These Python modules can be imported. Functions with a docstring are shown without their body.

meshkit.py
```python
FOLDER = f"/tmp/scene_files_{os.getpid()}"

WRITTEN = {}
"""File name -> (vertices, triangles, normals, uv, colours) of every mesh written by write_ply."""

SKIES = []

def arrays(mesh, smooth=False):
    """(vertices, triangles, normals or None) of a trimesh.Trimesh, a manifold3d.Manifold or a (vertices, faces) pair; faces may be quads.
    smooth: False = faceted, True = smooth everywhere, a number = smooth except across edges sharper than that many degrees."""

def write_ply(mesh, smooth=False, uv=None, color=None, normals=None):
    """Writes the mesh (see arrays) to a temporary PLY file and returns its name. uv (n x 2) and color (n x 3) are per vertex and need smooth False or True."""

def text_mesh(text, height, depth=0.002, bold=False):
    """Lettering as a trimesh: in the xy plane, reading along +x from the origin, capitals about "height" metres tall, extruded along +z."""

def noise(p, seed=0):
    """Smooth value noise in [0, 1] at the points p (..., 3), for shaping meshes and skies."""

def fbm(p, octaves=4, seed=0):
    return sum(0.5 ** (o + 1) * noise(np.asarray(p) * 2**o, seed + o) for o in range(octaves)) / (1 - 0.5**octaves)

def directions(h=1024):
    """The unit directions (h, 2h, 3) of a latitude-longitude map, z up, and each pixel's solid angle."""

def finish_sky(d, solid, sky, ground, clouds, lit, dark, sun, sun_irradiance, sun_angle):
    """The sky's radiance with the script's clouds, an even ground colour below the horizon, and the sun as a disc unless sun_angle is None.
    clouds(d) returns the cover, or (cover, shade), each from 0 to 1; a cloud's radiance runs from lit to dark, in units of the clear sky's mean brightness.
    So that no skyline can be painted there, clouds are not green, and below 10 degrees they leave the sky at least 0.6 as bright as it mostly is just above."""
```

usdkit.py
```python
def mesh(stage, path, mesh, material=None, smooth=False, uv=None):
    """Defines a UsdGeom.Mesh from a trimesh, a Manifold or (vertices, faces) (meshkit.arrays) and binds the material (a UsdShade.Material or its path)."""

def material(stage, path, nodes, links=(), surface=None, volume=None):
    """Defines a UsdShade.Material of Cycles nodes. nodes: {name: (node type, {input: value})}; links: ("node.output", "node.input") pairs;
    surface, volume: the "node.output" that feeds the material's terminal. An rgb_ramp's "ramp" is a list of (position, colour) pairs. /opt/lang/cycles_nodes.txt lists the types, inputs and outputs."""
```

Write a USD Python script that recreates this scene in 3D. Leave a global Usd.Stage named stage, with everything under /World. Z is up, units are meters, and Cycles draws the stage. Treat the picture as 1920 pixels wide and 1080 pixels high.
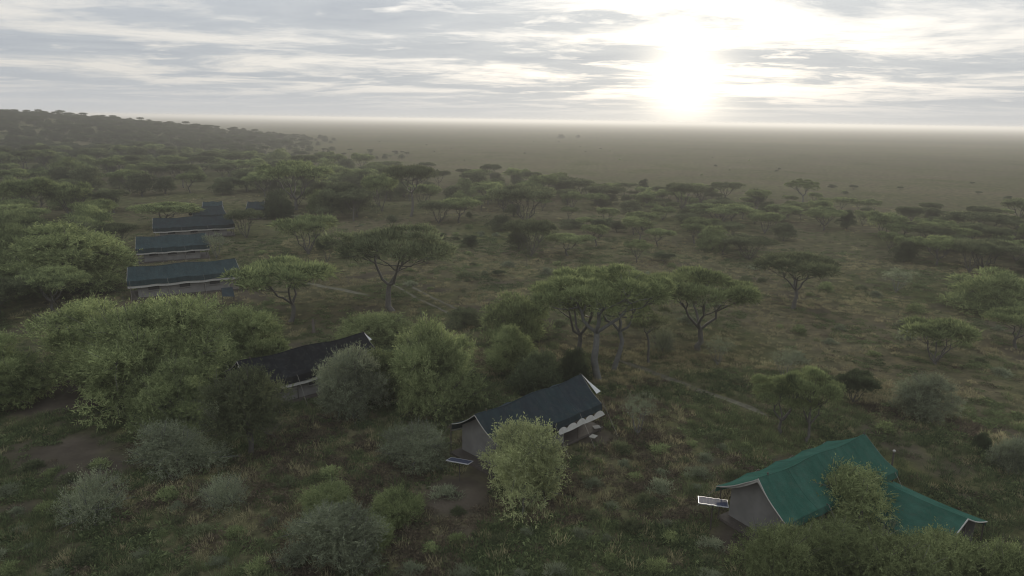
import math, random
import numpy as np
import trimesh, usdkit, meshkit
from pxr import Usd, UsdGeom, UsdLux, UsdShade, Gf, Sdf, Vt

stage = Usd.Stage.CreateInMemory()
UsdGeom.SetStageUpAxis(stage, "Z")
UsdGeom.SetStageMetersPerUnit(stage, 1.0)
UsdGeom.Xform.Define(stage, "/World")
UsdGeom.Scope.Define(stage, "/World/Looks")
def mat(name, nodes, links=(), surface=None, volume=None):
    return usdkit.material(stage, "/World/Looks/" + name, nodes, links, surface, volume)

# ---------------------------------------------------------------- camera
FPX, CW, CH = 1280.0, 1920.0, 1080.0          # focal length and frame in photo pixels
EYE = np.array([0.0, 0.0, 20.0])
PITCH, ROLL = math.radians(13.83), math.radians(0.85)
_F = np.array([0, math.cos(PITCH), -math.sin(PITCH)])
_R0 = np.array([1.0, 0, 0]); _U0 = np.array([0, math.sin(PITCH), math.cos(PITCH)])
_R = math.cos(ROLL) * _R0 + math.sin(ROLL) * _U0
_U = -math.sin(ROLL) * _R0 + math.cos(ROLL) * _U0
cam = UsdGeom.Camera.Define(stage, "/World/camera")
M = Gf.Matrix4d(*_R, 0, *_U, 0, *(-_F), 0, *EYE, 1)
cam.AddTransformOp().Set(M)
cam.CreateHorizontalApertureAttr(36.0); cam.CreateVerticalApertureAttr(20.25)
cam.CreateFocalLengthAttr(36.0 * FPX / CW)
cam.CreateClippingRangeAttr(Gf.Vec2f(0.5, 200000.0))
cam.CreateExposureAttr(0.0)

def ray(px, py):
    d = _F + _R * (px - CW / 2) / FPX - _U * (py - CH / 2) / FPX
    return d / np.linalg.norm(d)
def at(px, py, z=0.0):
    "the point at height z seen at photo pixel (px, py)"
    d = ray(px, py)
    return EYE + d * (z - EYE[2]) / d[2]
def pix(p):
    v = np.asarray(p, float) - EYE
    w = v @ _F
    return np.array([CW / 2 + FPX * (v @ _R) / w, CH / 2 - FPX * (v @ _U) / w])

# ---------------------------------------------------------------- sky and sun
SUN = ray(1285, 150)
SUN_EL, SUN_ROT = math.asin(SUN[2]), math.atan2(SUN[0], SUN[1])
sun = UsdLux.DistantLight.Define(stage, "/World/sun")
zx = SUN; xx = np.cross([0, 0, 1.0], zx); xx /= np.linalg.norm(xx); yy = np.cross(zx, xx)
sun.AddTransformOp().Set(Gf.Matrix4d(*xx, 0, *yy, 0, *zx, 0, 0, 0, 0, 1))
sun.CreateNormalizeAttr(True); sun.CreateIntensityAttr(1.2); sun.CreateAngleAttr(4.0)
sun.CreateColorAttr(Gf.Vec3f(1.0, 0.90, 0.74))

SKYSEED = 4.3
def sky_material():
    n = {"tc": ("texture_coordinate", {}), "sky": ("sky_texture", {"sky_type": "single_scattering", "sun_disc": False, "sun_elevation": SUN_EL, "sun_rotation": SUN_ROT, "aerosol_density": 3.0}),
         "sp": ("separate_xyz", {}), "zc": ("math", {"math_type": "maximum", "value2": 0.0}), "zd": ("math", {"math_type": "add", "value2": 0.055}),
         "us": ("math", {"math_type": "multiply", "value2": 0.8}), "u": ("math", {"math_type": "divide"}), "v": ("math", {"math_type": "divide"}), "uv": ("combine_xyz", {"z": SKYSEED}),
         "n1": ("noise_texture", {"scale": 0.62, "detail": 10.0, "roughness": 0.62, "distortion": 0.35}),
         "n2": ("noise_texture", {"scale": 2.0, "detail": 7.0, "roughness": 0.6, "distortion": 0.3}),
         "dot": ("vector_math", {"math_type": "dot_product", "vector2": tuple(SUN)}), "dm": ("math", {"math_type": "maximum", "value2": 0.0}),
         "g1": ("math", {"math_type": "power", "value2": 9.0}), "g2": ("math", {"math_type": "power", "value2": 60.0}), "g3": ("math", {"math_type": "power", "value2": 720.0}),
         # cover of the grey layer, its gaps, and thin lit streaks
         "cov": ("rgb_ramp", {"ramp": [(0.0, (0, 0, 0)), (0.40, (0, 0, 0)), (0.53, (1, 1, 1)), (1.0, (1, 1, 1))]}),
         "stk": ("rgb_ramp", {"ramp": [(0.0, (0, 0, 0)), (0.55, (0, 0, 0)), (0.74, (1, 1, 1)), (1.0, (1, 1, 1))]}),
         }
    l = [("tc.generated", "sp.vector"), ("sp.z", "zc.value1"), ("zc.value", "zd.value1"), ("sp.x", "u.value1"), ("zd.value", "u.value2"),
         ("sp.y", "v.value1"), ("zd.value", "v.value2"), ("u.value", "us.value1"), ("us.value", "uv.x"), ("v.value", "uv.y"), ("uv.vector", "n1.vector"), ("uv.vector", "n2.vector"),
         ("tc.generated", "dot.vector1"), ("dot.value", "dm.value1"), ("dm.value", "g1.value1"), ("dm.value", "g2.value1"), ("dm.value", "g3.value1"),
         ("n1.fac", "cov.fac"), ("n2.fac", "stk.fac")]
    def scale(name, src, col):
        n[name] = ("mix", {"mix_type": "multiply", "fac": 1.0, "color2": col}); l.append((src, name + ".color1"))
        return name + ".color"
    def add(name, a, b):
        n[name] = ("mix", {"mix_type": "add", "fac": 1.0}); l.extend([(a, name + ".color1"), (b, name + ".color2")]); return name + ".color"
    def mixc(name, f, a, b):
        n[name] = ("mix", {"mix_type": "mix"}); l.append((f, name + ".fac"))
        for s, k in ((a, "color1"), (b, "color2")):
            if isinstance(s, str): l.append((s, f"{name}.{k}"))
            else: n[name][1][k] = s
        return name + ".color"
    gap = scale("gapsky", "sky.color", (0.05, 0.06, 0.09))
    n["gapbase"] = ("color", {"value": (6.9, 6.65, 6.2)}); gap = add("gap0", gap, "gapbase.color")
    gap = add("gap1", gap, scale("gapg1", "g1.value", (3.6, 3.4, 3.0)))
    gap = add("gap2", gap, scale("gapg2", "g2.value", (3.6, 3.2, 2.4)))
    n["grey"] = ("color", {"value": (4.5, 4.75, 5.0)})
    cl = add("cl1", "grey.color", scale("clg1", "g1.value", (1.6, 1.4, 1.0)))
    n["thk"] = ("rgb_ramp", {"ramp": [(0.0, (1, 1, 1)), (0.54, (1, 1, 1)), (0.72, (0.80, 0.82, 0.86)), (1.0, (0.74, 0.77, 0.83))]}); l.append(("n1.fac", "thk.fac"))
    n["clt"] = ("mix", {"mix_type": "multiply", "fac": 1.0}); l.extend([(cl, "clt.color1"), ("thk.color", "clt.color2")]); cl = "clt.color"
    cl = mixc("cl2", "stk.color", cl, gap)
    n["cf"] = ("math", {"math_type": "multiply", "value2": 0.93})
    l.append(("cov.color", "cf.value1"))
    out = mixc("mixall", "cf.value", gap, cl)
    # low down the layers dissolve into the hazy distance
    n["vf"] = ("map_range", {"from_min": 0.0, "from_max": 0.06, "to_min": 0.97, "to_max": 0.0, "clamp": True, "range_type": "smoothstep"}); l.append(("zc.value", "vf.value"))
    n["veil"] = ("color", {"value": (5.5, 5.6, 5.7)})
    vl = add("veil1", "veil.color", scale("veilg1", "g1.value", (1.0, 0.85, 0.6))); vl = add("veil2", vl, scale("veilg2", "g2.value", (1.1, 0.9, 0.55)))
    out = mixc("veilmix", "vf.result", out, vl)
    # an overcast sky is brighter overhead than at the horizon
    n["zen"] = ("mix", {"mix_type": "multiply", "fac": 1.0, "color2": (0.85, 1.0, 1.22)}); n["zen1"] = ("mix", {"mix_type": "add", "fac": 1.0, "color2": (1.0, 1.0, 1.0)})
    n["zm"] = ("mix", {"mix_type": "multiply", "fac": 1.0}); l.extend([("zc.value", "zen.color1"), ("zen.color", "zen1.color1"), (out, "zm.color1"), ("zen1.color", "zm.color2")]); out = "zm.color"
    out = add("disc", out, scale("clg3", "g3.value", (8.5, 7.4, 5.5)))
    n["bg"] = ("background_shader", {"strength": 0.1}); l.append((out, "bg.color"))
    return mat("sky_look", n, l, surface="bg.background")
sky = UsdLux.DomeLight.Define(stage, "/World/sky")
UsdShade.MaterialBindingAPI.Apply(sky.GetPrim()).Bind(sky_material())
sky.GetPrim().SetCustomDataByKey("kind", "structure")
# ---------------------------------------------------------------- helpers
rng = np.random.default_rng(7)
_names = {}
def numbered(parent, name):
    k = parent + "/" + name; c = _names.get(k, 0); _names[k] = c + 1
    return k if c == 0 else f"{k}_{c:03d}"
def tag(p, label=None, cat=None, group=None, kind=None):
    for k, v in (("label", label), ("category", cat), ("group", group), ("kind", kind)):
        if v: p.SetCustomDataByKey(k, v)
    return p
def thing(name, label, cat, loc=(0, 0, 0), rotz=0.0, group=None):
    x = UsdGeom.Xform.Define(stage, numbered("/World", name))
    x.AddTranslateOp().Set(Gf.Vec3d(*map(float, loc))); x.AddRotateZOp().Set(math.degrees(rotz))
    return tag(x.GetPrim(), label, cat, group)
def obj(name, mesh, material, parent="/World", smooth=False, label=None):
    par = parent if isinstance(parent, str) else str(parent.GetPath())
    p = usdkit.mesh(stage, numbered(par, name), mesh, material, smooth).GetPrim()
    return tag(p, label)
def primvar(prim, name, values):
    UsdGeom.PrimvarsAPI(prim).CreatePrimvar(name, Sdf.ValueTypeNames.FloatArray, "vertex").Set(Vt.FloatArray.FromNumpy(np.asarray(values, np.float32)))
def cat_(ms):
    vs, fs, n = [], [], 0
    for v, f in ms:
        vs.append(np.asarray(v, float)); fs.append(np.asarray(f, int) + n); n += len(v)
    return np.vstack(vs), np.vstack(fs)
def tube(pts, rad, sides=6):
    "tapered tube along a polyline, capped"
    P = np.asarray(pts, float); r = np.broadcast_to(rad, len(P)).astype(float)
    T = np.gradient(P, axis=0); T /= np.linalg.norm(T, axis=1, keepdims=True) + 1e-12
    a = np.array([1.0, 0, 0]) if abs(T[0][0]) < 0.8 else np.array([0, 1.0, 0])
    vs = []
    ang = np.linspace(0, 2 * np.pi, sides, endpoint=False)
    for p, t, q in zip(P, T, r):
        u = np.cross(t, a); u /= np.linalg.norm(u); w = np.cross(t, u); a = np.cross(u, t) * 0 + a
        vs.append(p + q * (np.cos(ang)[:, None] * u + np.sin(ang)[:, None] * w))
    v = np.vstack(vs + [P[:1], P[-1:]]); f = []
    n = len(P)
    for i in range(n - 1):
        for k in range(sides):
            k2 = (k + 1) % sides
            f += [(i * sides + k, i * sides + k2, (i + 1) * sides + k2), (i * sides + k, (i + 1) * sides + k2, (i + 1) * sides + k)]
    for k in range(sides):
        k2 = (k + 1) % sides
        f += [(n * sides, k2, k), (n * sides + 1, (n - 1) * sides + k, (n - 1) * sides + k2)]
    return v, np.array(f)
def box(x0, x1, y0, y1, z0, z1):
    b = trimesh.creation.box((x1 - x0, y1 - y0, z1 - z0)); b.apply_translation(((x0 + x1) / 2, (y0 + y1) / 2, (z0 + z1) / 2))
    return np.array(b.vertices), np.array(b.faces)
def sheet(G, th=0.012):
    "closed thin sheet from a grid of points G[i, j]; thickness goes along the normal"
    n, m = G.shape[:2]
    du = np.gradient(G, axis=0); dv = np.gradient(G, axis=1)
    N = np.cross(du, dv); N /= np.linalg.norm(N, axis=2, keepdims=True) + 1e-12
    if N[..., 2].mean() < 0: N = -N
    A = (G + N * th / 2).reshape(-1, 3); B = (G - N * th / 2).reshape(-1, 3); q = n * m
    idx = np.arange(q).reshape(n, m); f = []
    a, b, c, d = idx[:-1, :-1].ravel(), idx[1:, :-1].ravel(), idx[1:, 1:].ravel(), idx[:-1, 1:].ravel()
    f = [np.stack([a, b, c], 1), np.stack([a, c, d], 1), np.stack([c, b, a], 1) + q, np.stack([d, c, a], 1) + q]
    rim = np.concatenate([idx[:, 0], idx[-1, 1:], idx[-2::-1, -1], idx[0, -2:0:-1]])
    r2 = np.roll(rim, -1)
    f += [np.stack([rim, rim + q, r2], 1), np.stack([r2, rim + q, r2 + q], 1)]
    return np.vstack([A, B]), np.vstack(f)

# ---------------------------------------------------------------- terrain
def smooth01(t):
    t = np.clip(t, 0, 1); return t * t * (3 - 2 * t)
def fb(x, y, s, o=3, seed=0):
    return meshkit.fbm(np.stack([np.asarray(x) / s, np.asarray(y) / s, np.full(np.shape(x), 0.37)], -1), o, seed)
def hill(x, y):
    P = np.interp(x, [-2000, -900, -420, -360, -270, -216, -186, -150, -118], [10, 16, 17.6, 16.2, 8.6, 3.6, 1.8, 0.2, 0.0])
    D = smooth01((y - 300) / 180) * (1 - smooth01((y - 560) / 300))
    return P * D
def height(x, y):
    x, y = np.asarray(x, float), np.asarray(y, float)
    r = np.hypot(x, y)
    amp = np.clip(1.5 - r / 400.0, 0.0, 1.0)
    return hill(x, y) + amp * ((fb(x, y, 9.0, 3, 5) - 0.5) * 0.5 + (fb(x, y, 1.6, 2, 9) - 0.5) * 0.16)

TRACKS = [  # pixel courses of the paths; half width in metres
    ([(742, 528), (775, 547), (812, 566), (850, 584), (905, 606)], 0.42, "tyre"),
    ([(1150, 668), (1205, 690), (1262, 712), (1330, 736), (1392, 757), (1450, 784)], 0.35, "foot"),
    ([(560, 528), (600, 536), (650, 545), (700, 556)], 0.4, "foot"),
]
SOIL = [((150, 735), 5.0), ((105, 745), 4.0), ((120, 850), 3.2), ((170, 880), 2.6), ((860, 930), 2.6), ((1400, 1010), 2.0), ((1120, 820), 1.5), ((470, 545), 2.0)]
def soil_mask(x, y):
    m = np.zeros(np.shape(x))
    for (p, r) in SOIL:
        c = at(*p)
        m = np.maximum(m, 1 - smooth01((np.hypot(x - c[0], (y - c[1])) / r - 0.45) / 0.75))
    r = np.hypot(x, y)
    worn = smooth01((fb(x, y, 4.2, 4, 33) - 0.585) / 0.09) * 0.75 * (1 - smooth01((r - 70) / 90))
    return np.clip(np.maximum(m * (0.55 + 0.9 * fb(x, y, 1.3, 3, 31)), worn), 0, 1)

# ---------------------------------------------------------------- materials
def plain(name, col, rough=0.85, spec=0.2, var=0.25, scale=3.0):
    c = np.array(col)
    return mat(name, {"g": ("geometry", {}), "n": ("noise_texture", {"scale": scale, "detail": 5.0, "roughness": 0.6}),
        "r": ("rgb_ramp", {"ramp": [(0.25, c * (1 - var)), (0.75, c * (1 + var))]}),
        "p": ("principled_bsdf", {"roughness": rough, "specular_ior_level": spec})},
        [("g.position", "n.vector"), ("n.fac", "r.fac"), ("r.color", "p.base_color")], surface="p.BSDF")
def foliage(name, lo, hi, trans=0.3, nscale=0.35):
    "leaf colour from a per-sprig tint attribute and a broad noise"
    lo, hi = np.array(lo), np.array(hi)
    return mat(name, {"a": ("attribute", {"attribute": "tint"}), "g": ("geometry", {}), "n": ("noise_texture", {"scale": nscale, "detail": 3.0}),
        "oi": ("object_info", {}), "ov": ("map_range", {"from_min": 0.0, "from_max": 1.0, "to_min": 0.78, "to_max": 1.24}),
        "s": ("math", {"math_type": "multiply_add", "value2": 0.65}), "nn": ("math", {"math_type": "multiply_add", "value2": 1.1, "value3": -0.37}),
        "r": ("rgb_ramp", {"ramp": [(0.0, lo), (1.0, hi)]}), "m": ("mix", {"mix_type": "multiply", "fac": 1.0}),
        "d": ("diffuse_bsdf", {"roughness": 0.5}), "t": ("translucent_bsdf", {}), "x": ("mix_closure", {"fac": trans})},
        [("g.position", "n.vector"), ("n.fac", "nn.value1"), ("a.fac", "s.value1"), ("nn.value", "s.value3"), ("s.value", "r.fac"),
         ("oi.random", "ov.value"), ("r.color", "m.color1"), ("ov.result", "m.color2"), ("m.color", "d.color"), ("m.color", "t.color"), ("d.BSDF", "x.closure1"), ("t.BSDF", "x.closure2")], surface="x.closure")
LEAF_GREEN = foliage("acacia_leaf_green", (0.030, 0.043, 0.022), (0.255, 0.295, 0.130), 0.35)
LEAF_BRIGHT = foliage("acacia_leaf_bright", (0.038, 0.052, 0.022), (0.270, 0.310, 0.138), 0.35)
LEAF_DULL = foliage("acacia_leaf_dull", (0.026, 0.033, 0.020), (0.150, 0.168, 0.088), 0.35)
LEAF_GREY = foliage("thorn_leaf_grey", (0.058, 0.066, 0.046), (0.255, 0.282, 0.178), 0.35)
LEAF_PALE = foliage("pale_thorn_leaf", (0.060, 0.070, 0.042), (0.390, 0.420, 0.200), 0.35)
LEAF_DARK = foliage("bush_leaf_dark", (0.020, 0.029, 0.017), (0.105, 0.126, 0.066), 0.35)
LEAF_FAR = foliage("far_leaf", (0.022, 0.030, 0.017), (0.080, 0.094, 0.050))
HERB = foliage("herb_leaf", (0.032, 0.046, 0.024), (0.165, 0.195, 0.090), 0.38, 0.10)
DRY = foliage("dry_grass_blade", (0.100, 0.090, 0.054), (0.380, 0.340, 0.195), 0.38, 0.10)
RUSSET = foliage("russet_herb_leaf", (0.034, 0.029, 0.022), (0.150, 0.122, 0.086), 0.25, 0.12)
BARK = plain("acacia_bark", (0.062, 0.058, 0.050), var=0.35, scale=6.0)
BARK_PALE = plain("pale_acacia_bark", (0.085, 0.085, 0.078), var=0.3, scale=5.0)
DEADWOOD = plain("dead_wood", (0.07, 0.060, 0.050), var=0.3, scale=9.0)
POLE = plain("tent_pole_wood", (0.045, 0.038, 0.032), var=0.2, scale=20.0)
ROPE = plain("guy_rope", (0.16, 0.15, 0.13), var=0.1, scale=30.0)
DECK = plain("deck_wood", (0.050, 0.042, 0.036), var=0.3, scale=8.0)
TRIM = plain("pale_canvas_trim", (0.18, 0.175, 0.158), var=0.12, scale=4.0)
WHITE = plain("white_canvas", (0.28, 0.28, 0.265), var=0.06, scale=4.0)
GREYCANVAS = plain("grey_tent_canvas", (0.112, 0.107, 0.100), var=0.16, scale=1.6)
NETTING = plain("dark_window_netting", (0.020, 0.020, 0.020), var=0.2, scale=40.0)
FRAME = plain("aluminium_frame", (0.20, 0.20, 0.205), 0.35, 0.5, 0.05)
def canvas(name, col, fade):
    "weathered canvas: broad fading, streaks down the cloth, dust, stains, wrinkles and a fine weave"
    c, d = np.array(col), np.array(fade)
    n = {"tc": ("texture_coordinate", {}), "mp": ("mapping", {"scale": (1.5, 0.35, 0.35)}), "n": ("noise_texture", {"scale": 0.7, "detail": 6.0, "roughness": 0.65}),
        "n2": ("noise_texture", {"scale": 2.0, "detail": 5.0, "roughness": 0.6}), "n3": ("noise_texture", {"scale": 2.6, "detail": 7.0, "roughness": 0.7, "distortion": 0.8}), "w": ("noise_texture", {"scale": 90.0, "detail": 2.0}),
        "wr": ("noise_texture", {"scale": 1.7, "detail": 4.0, "roughness": 0.5, "distortion": 1.4}),
        "r": ("rgb_ramp", {"ramp": [(0.30, c), (0.70, d)]}), "v": ("rgb_ramp", {"ramp": [(0.3, (0.72,) * 3), (0.7, (1.18,) * 3)]}), "m": ("mix", {"mix_type": "multiply", "fac": 0.55}),
        "ds": ("rgb_ramp", {"ramp": [(0.50, (0, 0, 0)), (0.74, (0.32,) * 3)]}), "dm": ("mix", {"color2": (0.085, 0.084, 0.070)}),
        "b": ("bump", {"strength": 0.25, "distance": 0.01}), "b2": ("bump", {"strength": 0.55, "distance": 0.09}), "p": ("diffuse_bsdf", {"roughness": 0.6}), "t": ("translucent_bsdf", {}), "x": ("mix_closure", {"fac": 0.22})}
    l = [("tc.object", q + ".vector") for q in ("n", "mp", "n3", "w", "wr")] + [("mp.vector", "n2.vector"), ("n.fac", "r.fac"), ("n2.fac", "v.fac"), ("r.color", "m.color1"), ("v.color", "m.color2"),
        ("n3.fac", "ds.fac"), ("ds.color", "dm.fac"), ("m.color", "dm.color1"), ("dm.color", "p.color"), ("dm.color", "t.color"), ("wr.fac", "b2.height"), ("w.fac", "b.height"), ("b2.normal", "b.normal"), ("b.normal", "p.normal"),
        ("p.BSDF", "x.closure1"), ("t.BSDF", "x.closure2")]
    return mat(name, n, l, surface="x.closure")
CANVAS_GREEN = canvas("green_flysheet_canvas", (0.023, 0.076, 0.056), (0.044, 0.110, 0.084))
CANVAS_SLATE = canvas("slate_flysheet_canvas", (0.032, 0.037, 0.045), (0.030, 0.047, 0.050))
CANVAS_BLACK = canvas("dark_flysheet_canvas", (0.013, 0.0145, 0.017), (0.020, 0.022, 0.025))
CANVAS_TEAL = canvas("teal_flysheet_canvas", (0.030, 0.049, 0.054), (0.044, 0.065, 0.070))
SOLAR = mat("solar_cells", {"tc": ("texture_coordinate", {}), "b": ("brick_texture", {"offset": 0.0, "scale": 1.0, "color1": (0.02, 0.025, 0.045), "color2": (0.025, 0.03, 0.05), "mortar": (0.06, 0.06, 0.07), "brick_width": 0.16, "row_height": 0.16, "mortar_size": 0.006}),
    "p": ("principled_bsdf", {"roughness": 0.7, "specular_ior_level": 0.06})}, [("tc.object", "b.vector"), ("b.color", "p.base_color")], surface="p.BSDF")

def ground_material():
    n = {"g": ("geometry", {}), "s": ("attribute", {"attribute": "soil"}),
         "n1": ("noise_texture", {"scale": 0.045, "detail": 6.0, "roughness": 0.6, "distortion": 0.5}), "n2": ("noise_texture", {"scale": 0.6, "detail": 6.0, "roughness": 0.65}),
         "n3": ("noise_texture", {"scale": 5.0, "detail": 5.0, "roughness": 0.7}), "n4": ("noise_texture", {"scale": 0.004, "detail": 6.0, "roughness": 0.6, "distortion": 0.8}),
         "r1": ("rgb_ramp", {"ramp": [(0.34, (0.062, 0.066, 0.036)), (0.48, (0.080, 0.079, 0.052)), (0.60, (0.084, 0.074, 0.056)), (0.72, (0.098, 0.095, 0.064))]}),
         "r2": ("rgb_ramp", {"ramp": [(0.25, (0.45, 0.47, 0.42)), (0.5, (0.95, 0.95, 0.9)), (0.75, (1.5, 1.42, 1.2))]}),
         "r3": ("rgb_ramp", {"ramp": [(0.25, (0.55, 0.55, 0.5)), (0.75, (1.4, 1.38, 1.25))]}),
         "r4": ("rgb_ramp", {"ramp": [(0.3, (0.75, 0.78, 0.72)), (0.7, (1.25, 1.2, 1.15))]}),
         "m1": ("mix", {"mix_type": "multiply", "fac": 1.0}), "m2": ("mix", {"mix_type": "multiply", "fac": 0.8}), "m4": ("mix", {"mix_type": "multiply", "fac": 1.0}),
         "soil": ("rgb_ramp", {"ramp": [(0.25, (0.040, 0.033, 0.026)), (0.75, (0.070, 0.059, 0.046))]}), "m3": ("mix", {}),
         "b": ("bump", {"strength": 0.8, "distance": 0.12}), "p": ("diffuse_bsdf", {"roughness": 0.9})}
    l = [("g.position", x + ".vector") for x in ("n1", "n2", "n3", "n4")] + [("n1.fac", "r1.fac"), ("n2.fac", "r2.fac"), ("n3.fac", "r3.fac"), ("n4.fac", "r4.fac"), ("r1.color", "m1.color1"), ("r2.color", "m1.color2"),
         ("m1.color", "m2.color1"), ("r3.color", "m2.color2"), ("m2.color", "m4.color1"), ("r4.color", "m4.color2"), ("n2.fac", "soil.fac"), ("s.fac", "m3.fac"), ("m4.color", "m3.color1"), ("soil.color", "m3.color2"),
         ("m3.color", "p.color"), ("n3.fac", "b.height"), ("b.normal", "p.normal")]
    return mat("savanna_ground", n, l, surface="p.BSDF")
GROUND = ground_material()
PATH = plain("worn_path_earth", (0.072, 0.068, 0.048), 0.95, 0.05, 0.45, 2.5)

# ---------------------------------------------------------------- ground sheet
def build_ground():
    az = np.concatenate([np.radians(np.arange(-48, 48.01, 0.5)), np.radians(np.arange(58, 312, 10.0))])   # measured from +y towards +x
    rr = [0.0, 6.0, 12.0, 18.0]
    while rr[-1] < 30000: rr.append(rr[-1] * 1.013 if rr[-1] < 900 else rr[-1] * 1.12)
    rr = np.array(rr[1:])
    R, A = np.meshgrid(rr, az, indexing="ij")
    X, Y = R * np.sin(A), R * np.cos(A)
    Z = height(X, Y)
    V = np.vstack([[[0, 0, float(height(0, 0))]], np.stack([X, Y, Z], -1).reshape(-1, 3)])
    n, m = R.shape; idx = 1 + np.arange(n * m).reshape(n, m); nx = np.roll(idx, -1, 1)
    f = [np.stack([idx[:-1].ravel(), nx[:-1].ravel(), nx[1:].ravel()], 1), np.stack([idx[:-1].ravel(), nx[1:].ravel(), idx[1:].ravel()], 1),
         np.stack([np.zeros(m, int), nx[0], idx[0]], 1)]
    p = obj("ground", (V, np.vstack(f)), GROUND, smooth=True)
    primvar(p, "soil", soil_mask(V[:, 0], V[:, 1]))
    tag(p, kind="structure")
build_ground()

def build_tracks():
    for pts, hw, how in TRACKS:
        P = np.array([at(*q)[:2] for q in pts])
        s = np.concatenate([[0], np.cumsum(np.linalg.norm(np.diff(P, axis=0), axis=1))])
        u = np.arange(0, s[-1], 0.3)
        C = np.stack([np.interp(u, s, P[:, k]) for k in (0, 1)], 1)
        k = np.ones(9) / 9
        C = np.stack([np.convolve(np.pad(C[:, i], 4, "edge"), k, "valid") for i in (0, 1)], 1)
        T = np.gradient(C, axis=0); T /= np.linalg.norm(T, axis=1, keepdims=True); N = np.stack([-T[:, 1], T[:, 0]], 1)
        for off in ((-0.8, 0.8) if how == "tyre" else (0.0,)):
            w = hw * (0.45 if how == "tyre" else 1.0) * (0.6 + 0.8 * fb(u, u * 0 + off, 1.4, 3, 3))
            taper = np.clip(np.minimum(u, u[-1] - u) / 2.0, 0.05, 1)
            w = w * taper
            c = C + N * (off + (fb(u, u * 0 + 9 + off, 3.0, 2, 4) - 0.5)[:, None] * 0.4)
            G = np.stack([c + N * (w * t)[:, None] for t in (-1, -0.4, 0.4, 1)], 1)
            z = height(G[..., 0], G[..., 1]) + np.array([0.015, 0.035, 0.035, 0.015])
            v, f = sheet(np.concatenate([G, z[..., None]], -1), 0.01)
            p = obj("tyre_track" if how == "tyre" else "footpath", (v, f), PATH)
            tag(p, kind="structure")
build_tracks()

# ---------------------------------------------------------------- foliage makers
def sprigs(C, D, L, W, r):
    "kite-shaped leaf sprigs at C pointing along D"
    n = len(C)
    D = D / (np.linalg.norm(D, axis=1, keepdims=True) + 1e-9)
    S = np.cross(D, r.normal(size=(n, 3))); S /= np.linalg.norm(S, axis=1, keepdims=True) + 1e-9
    B = np.cross(D, S)
    l = (L * np.clip(np.exp(r.normal(0, 0.38, n)), 0.4, 2.3))[:, None]; w = (W * r.uniform(0.6, 1.3, n))[:, None]
    mid = C + D * l * 0.45 + B * l * r.uniform(-0.18, 0.18, n)[:, None]
    V = np.stack([C, mid + S * w / 2, C + D * l + np.array([0, 0, -0.05]) * l, mid - S * w / 2], 1).reshape(-1, 3)
    b = 4 * np.arange(n)[:, None]
    F = np.concatenate([b + [0, 1, 3], b + [1, 2, 3]], 0)
    return V, F
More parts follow.
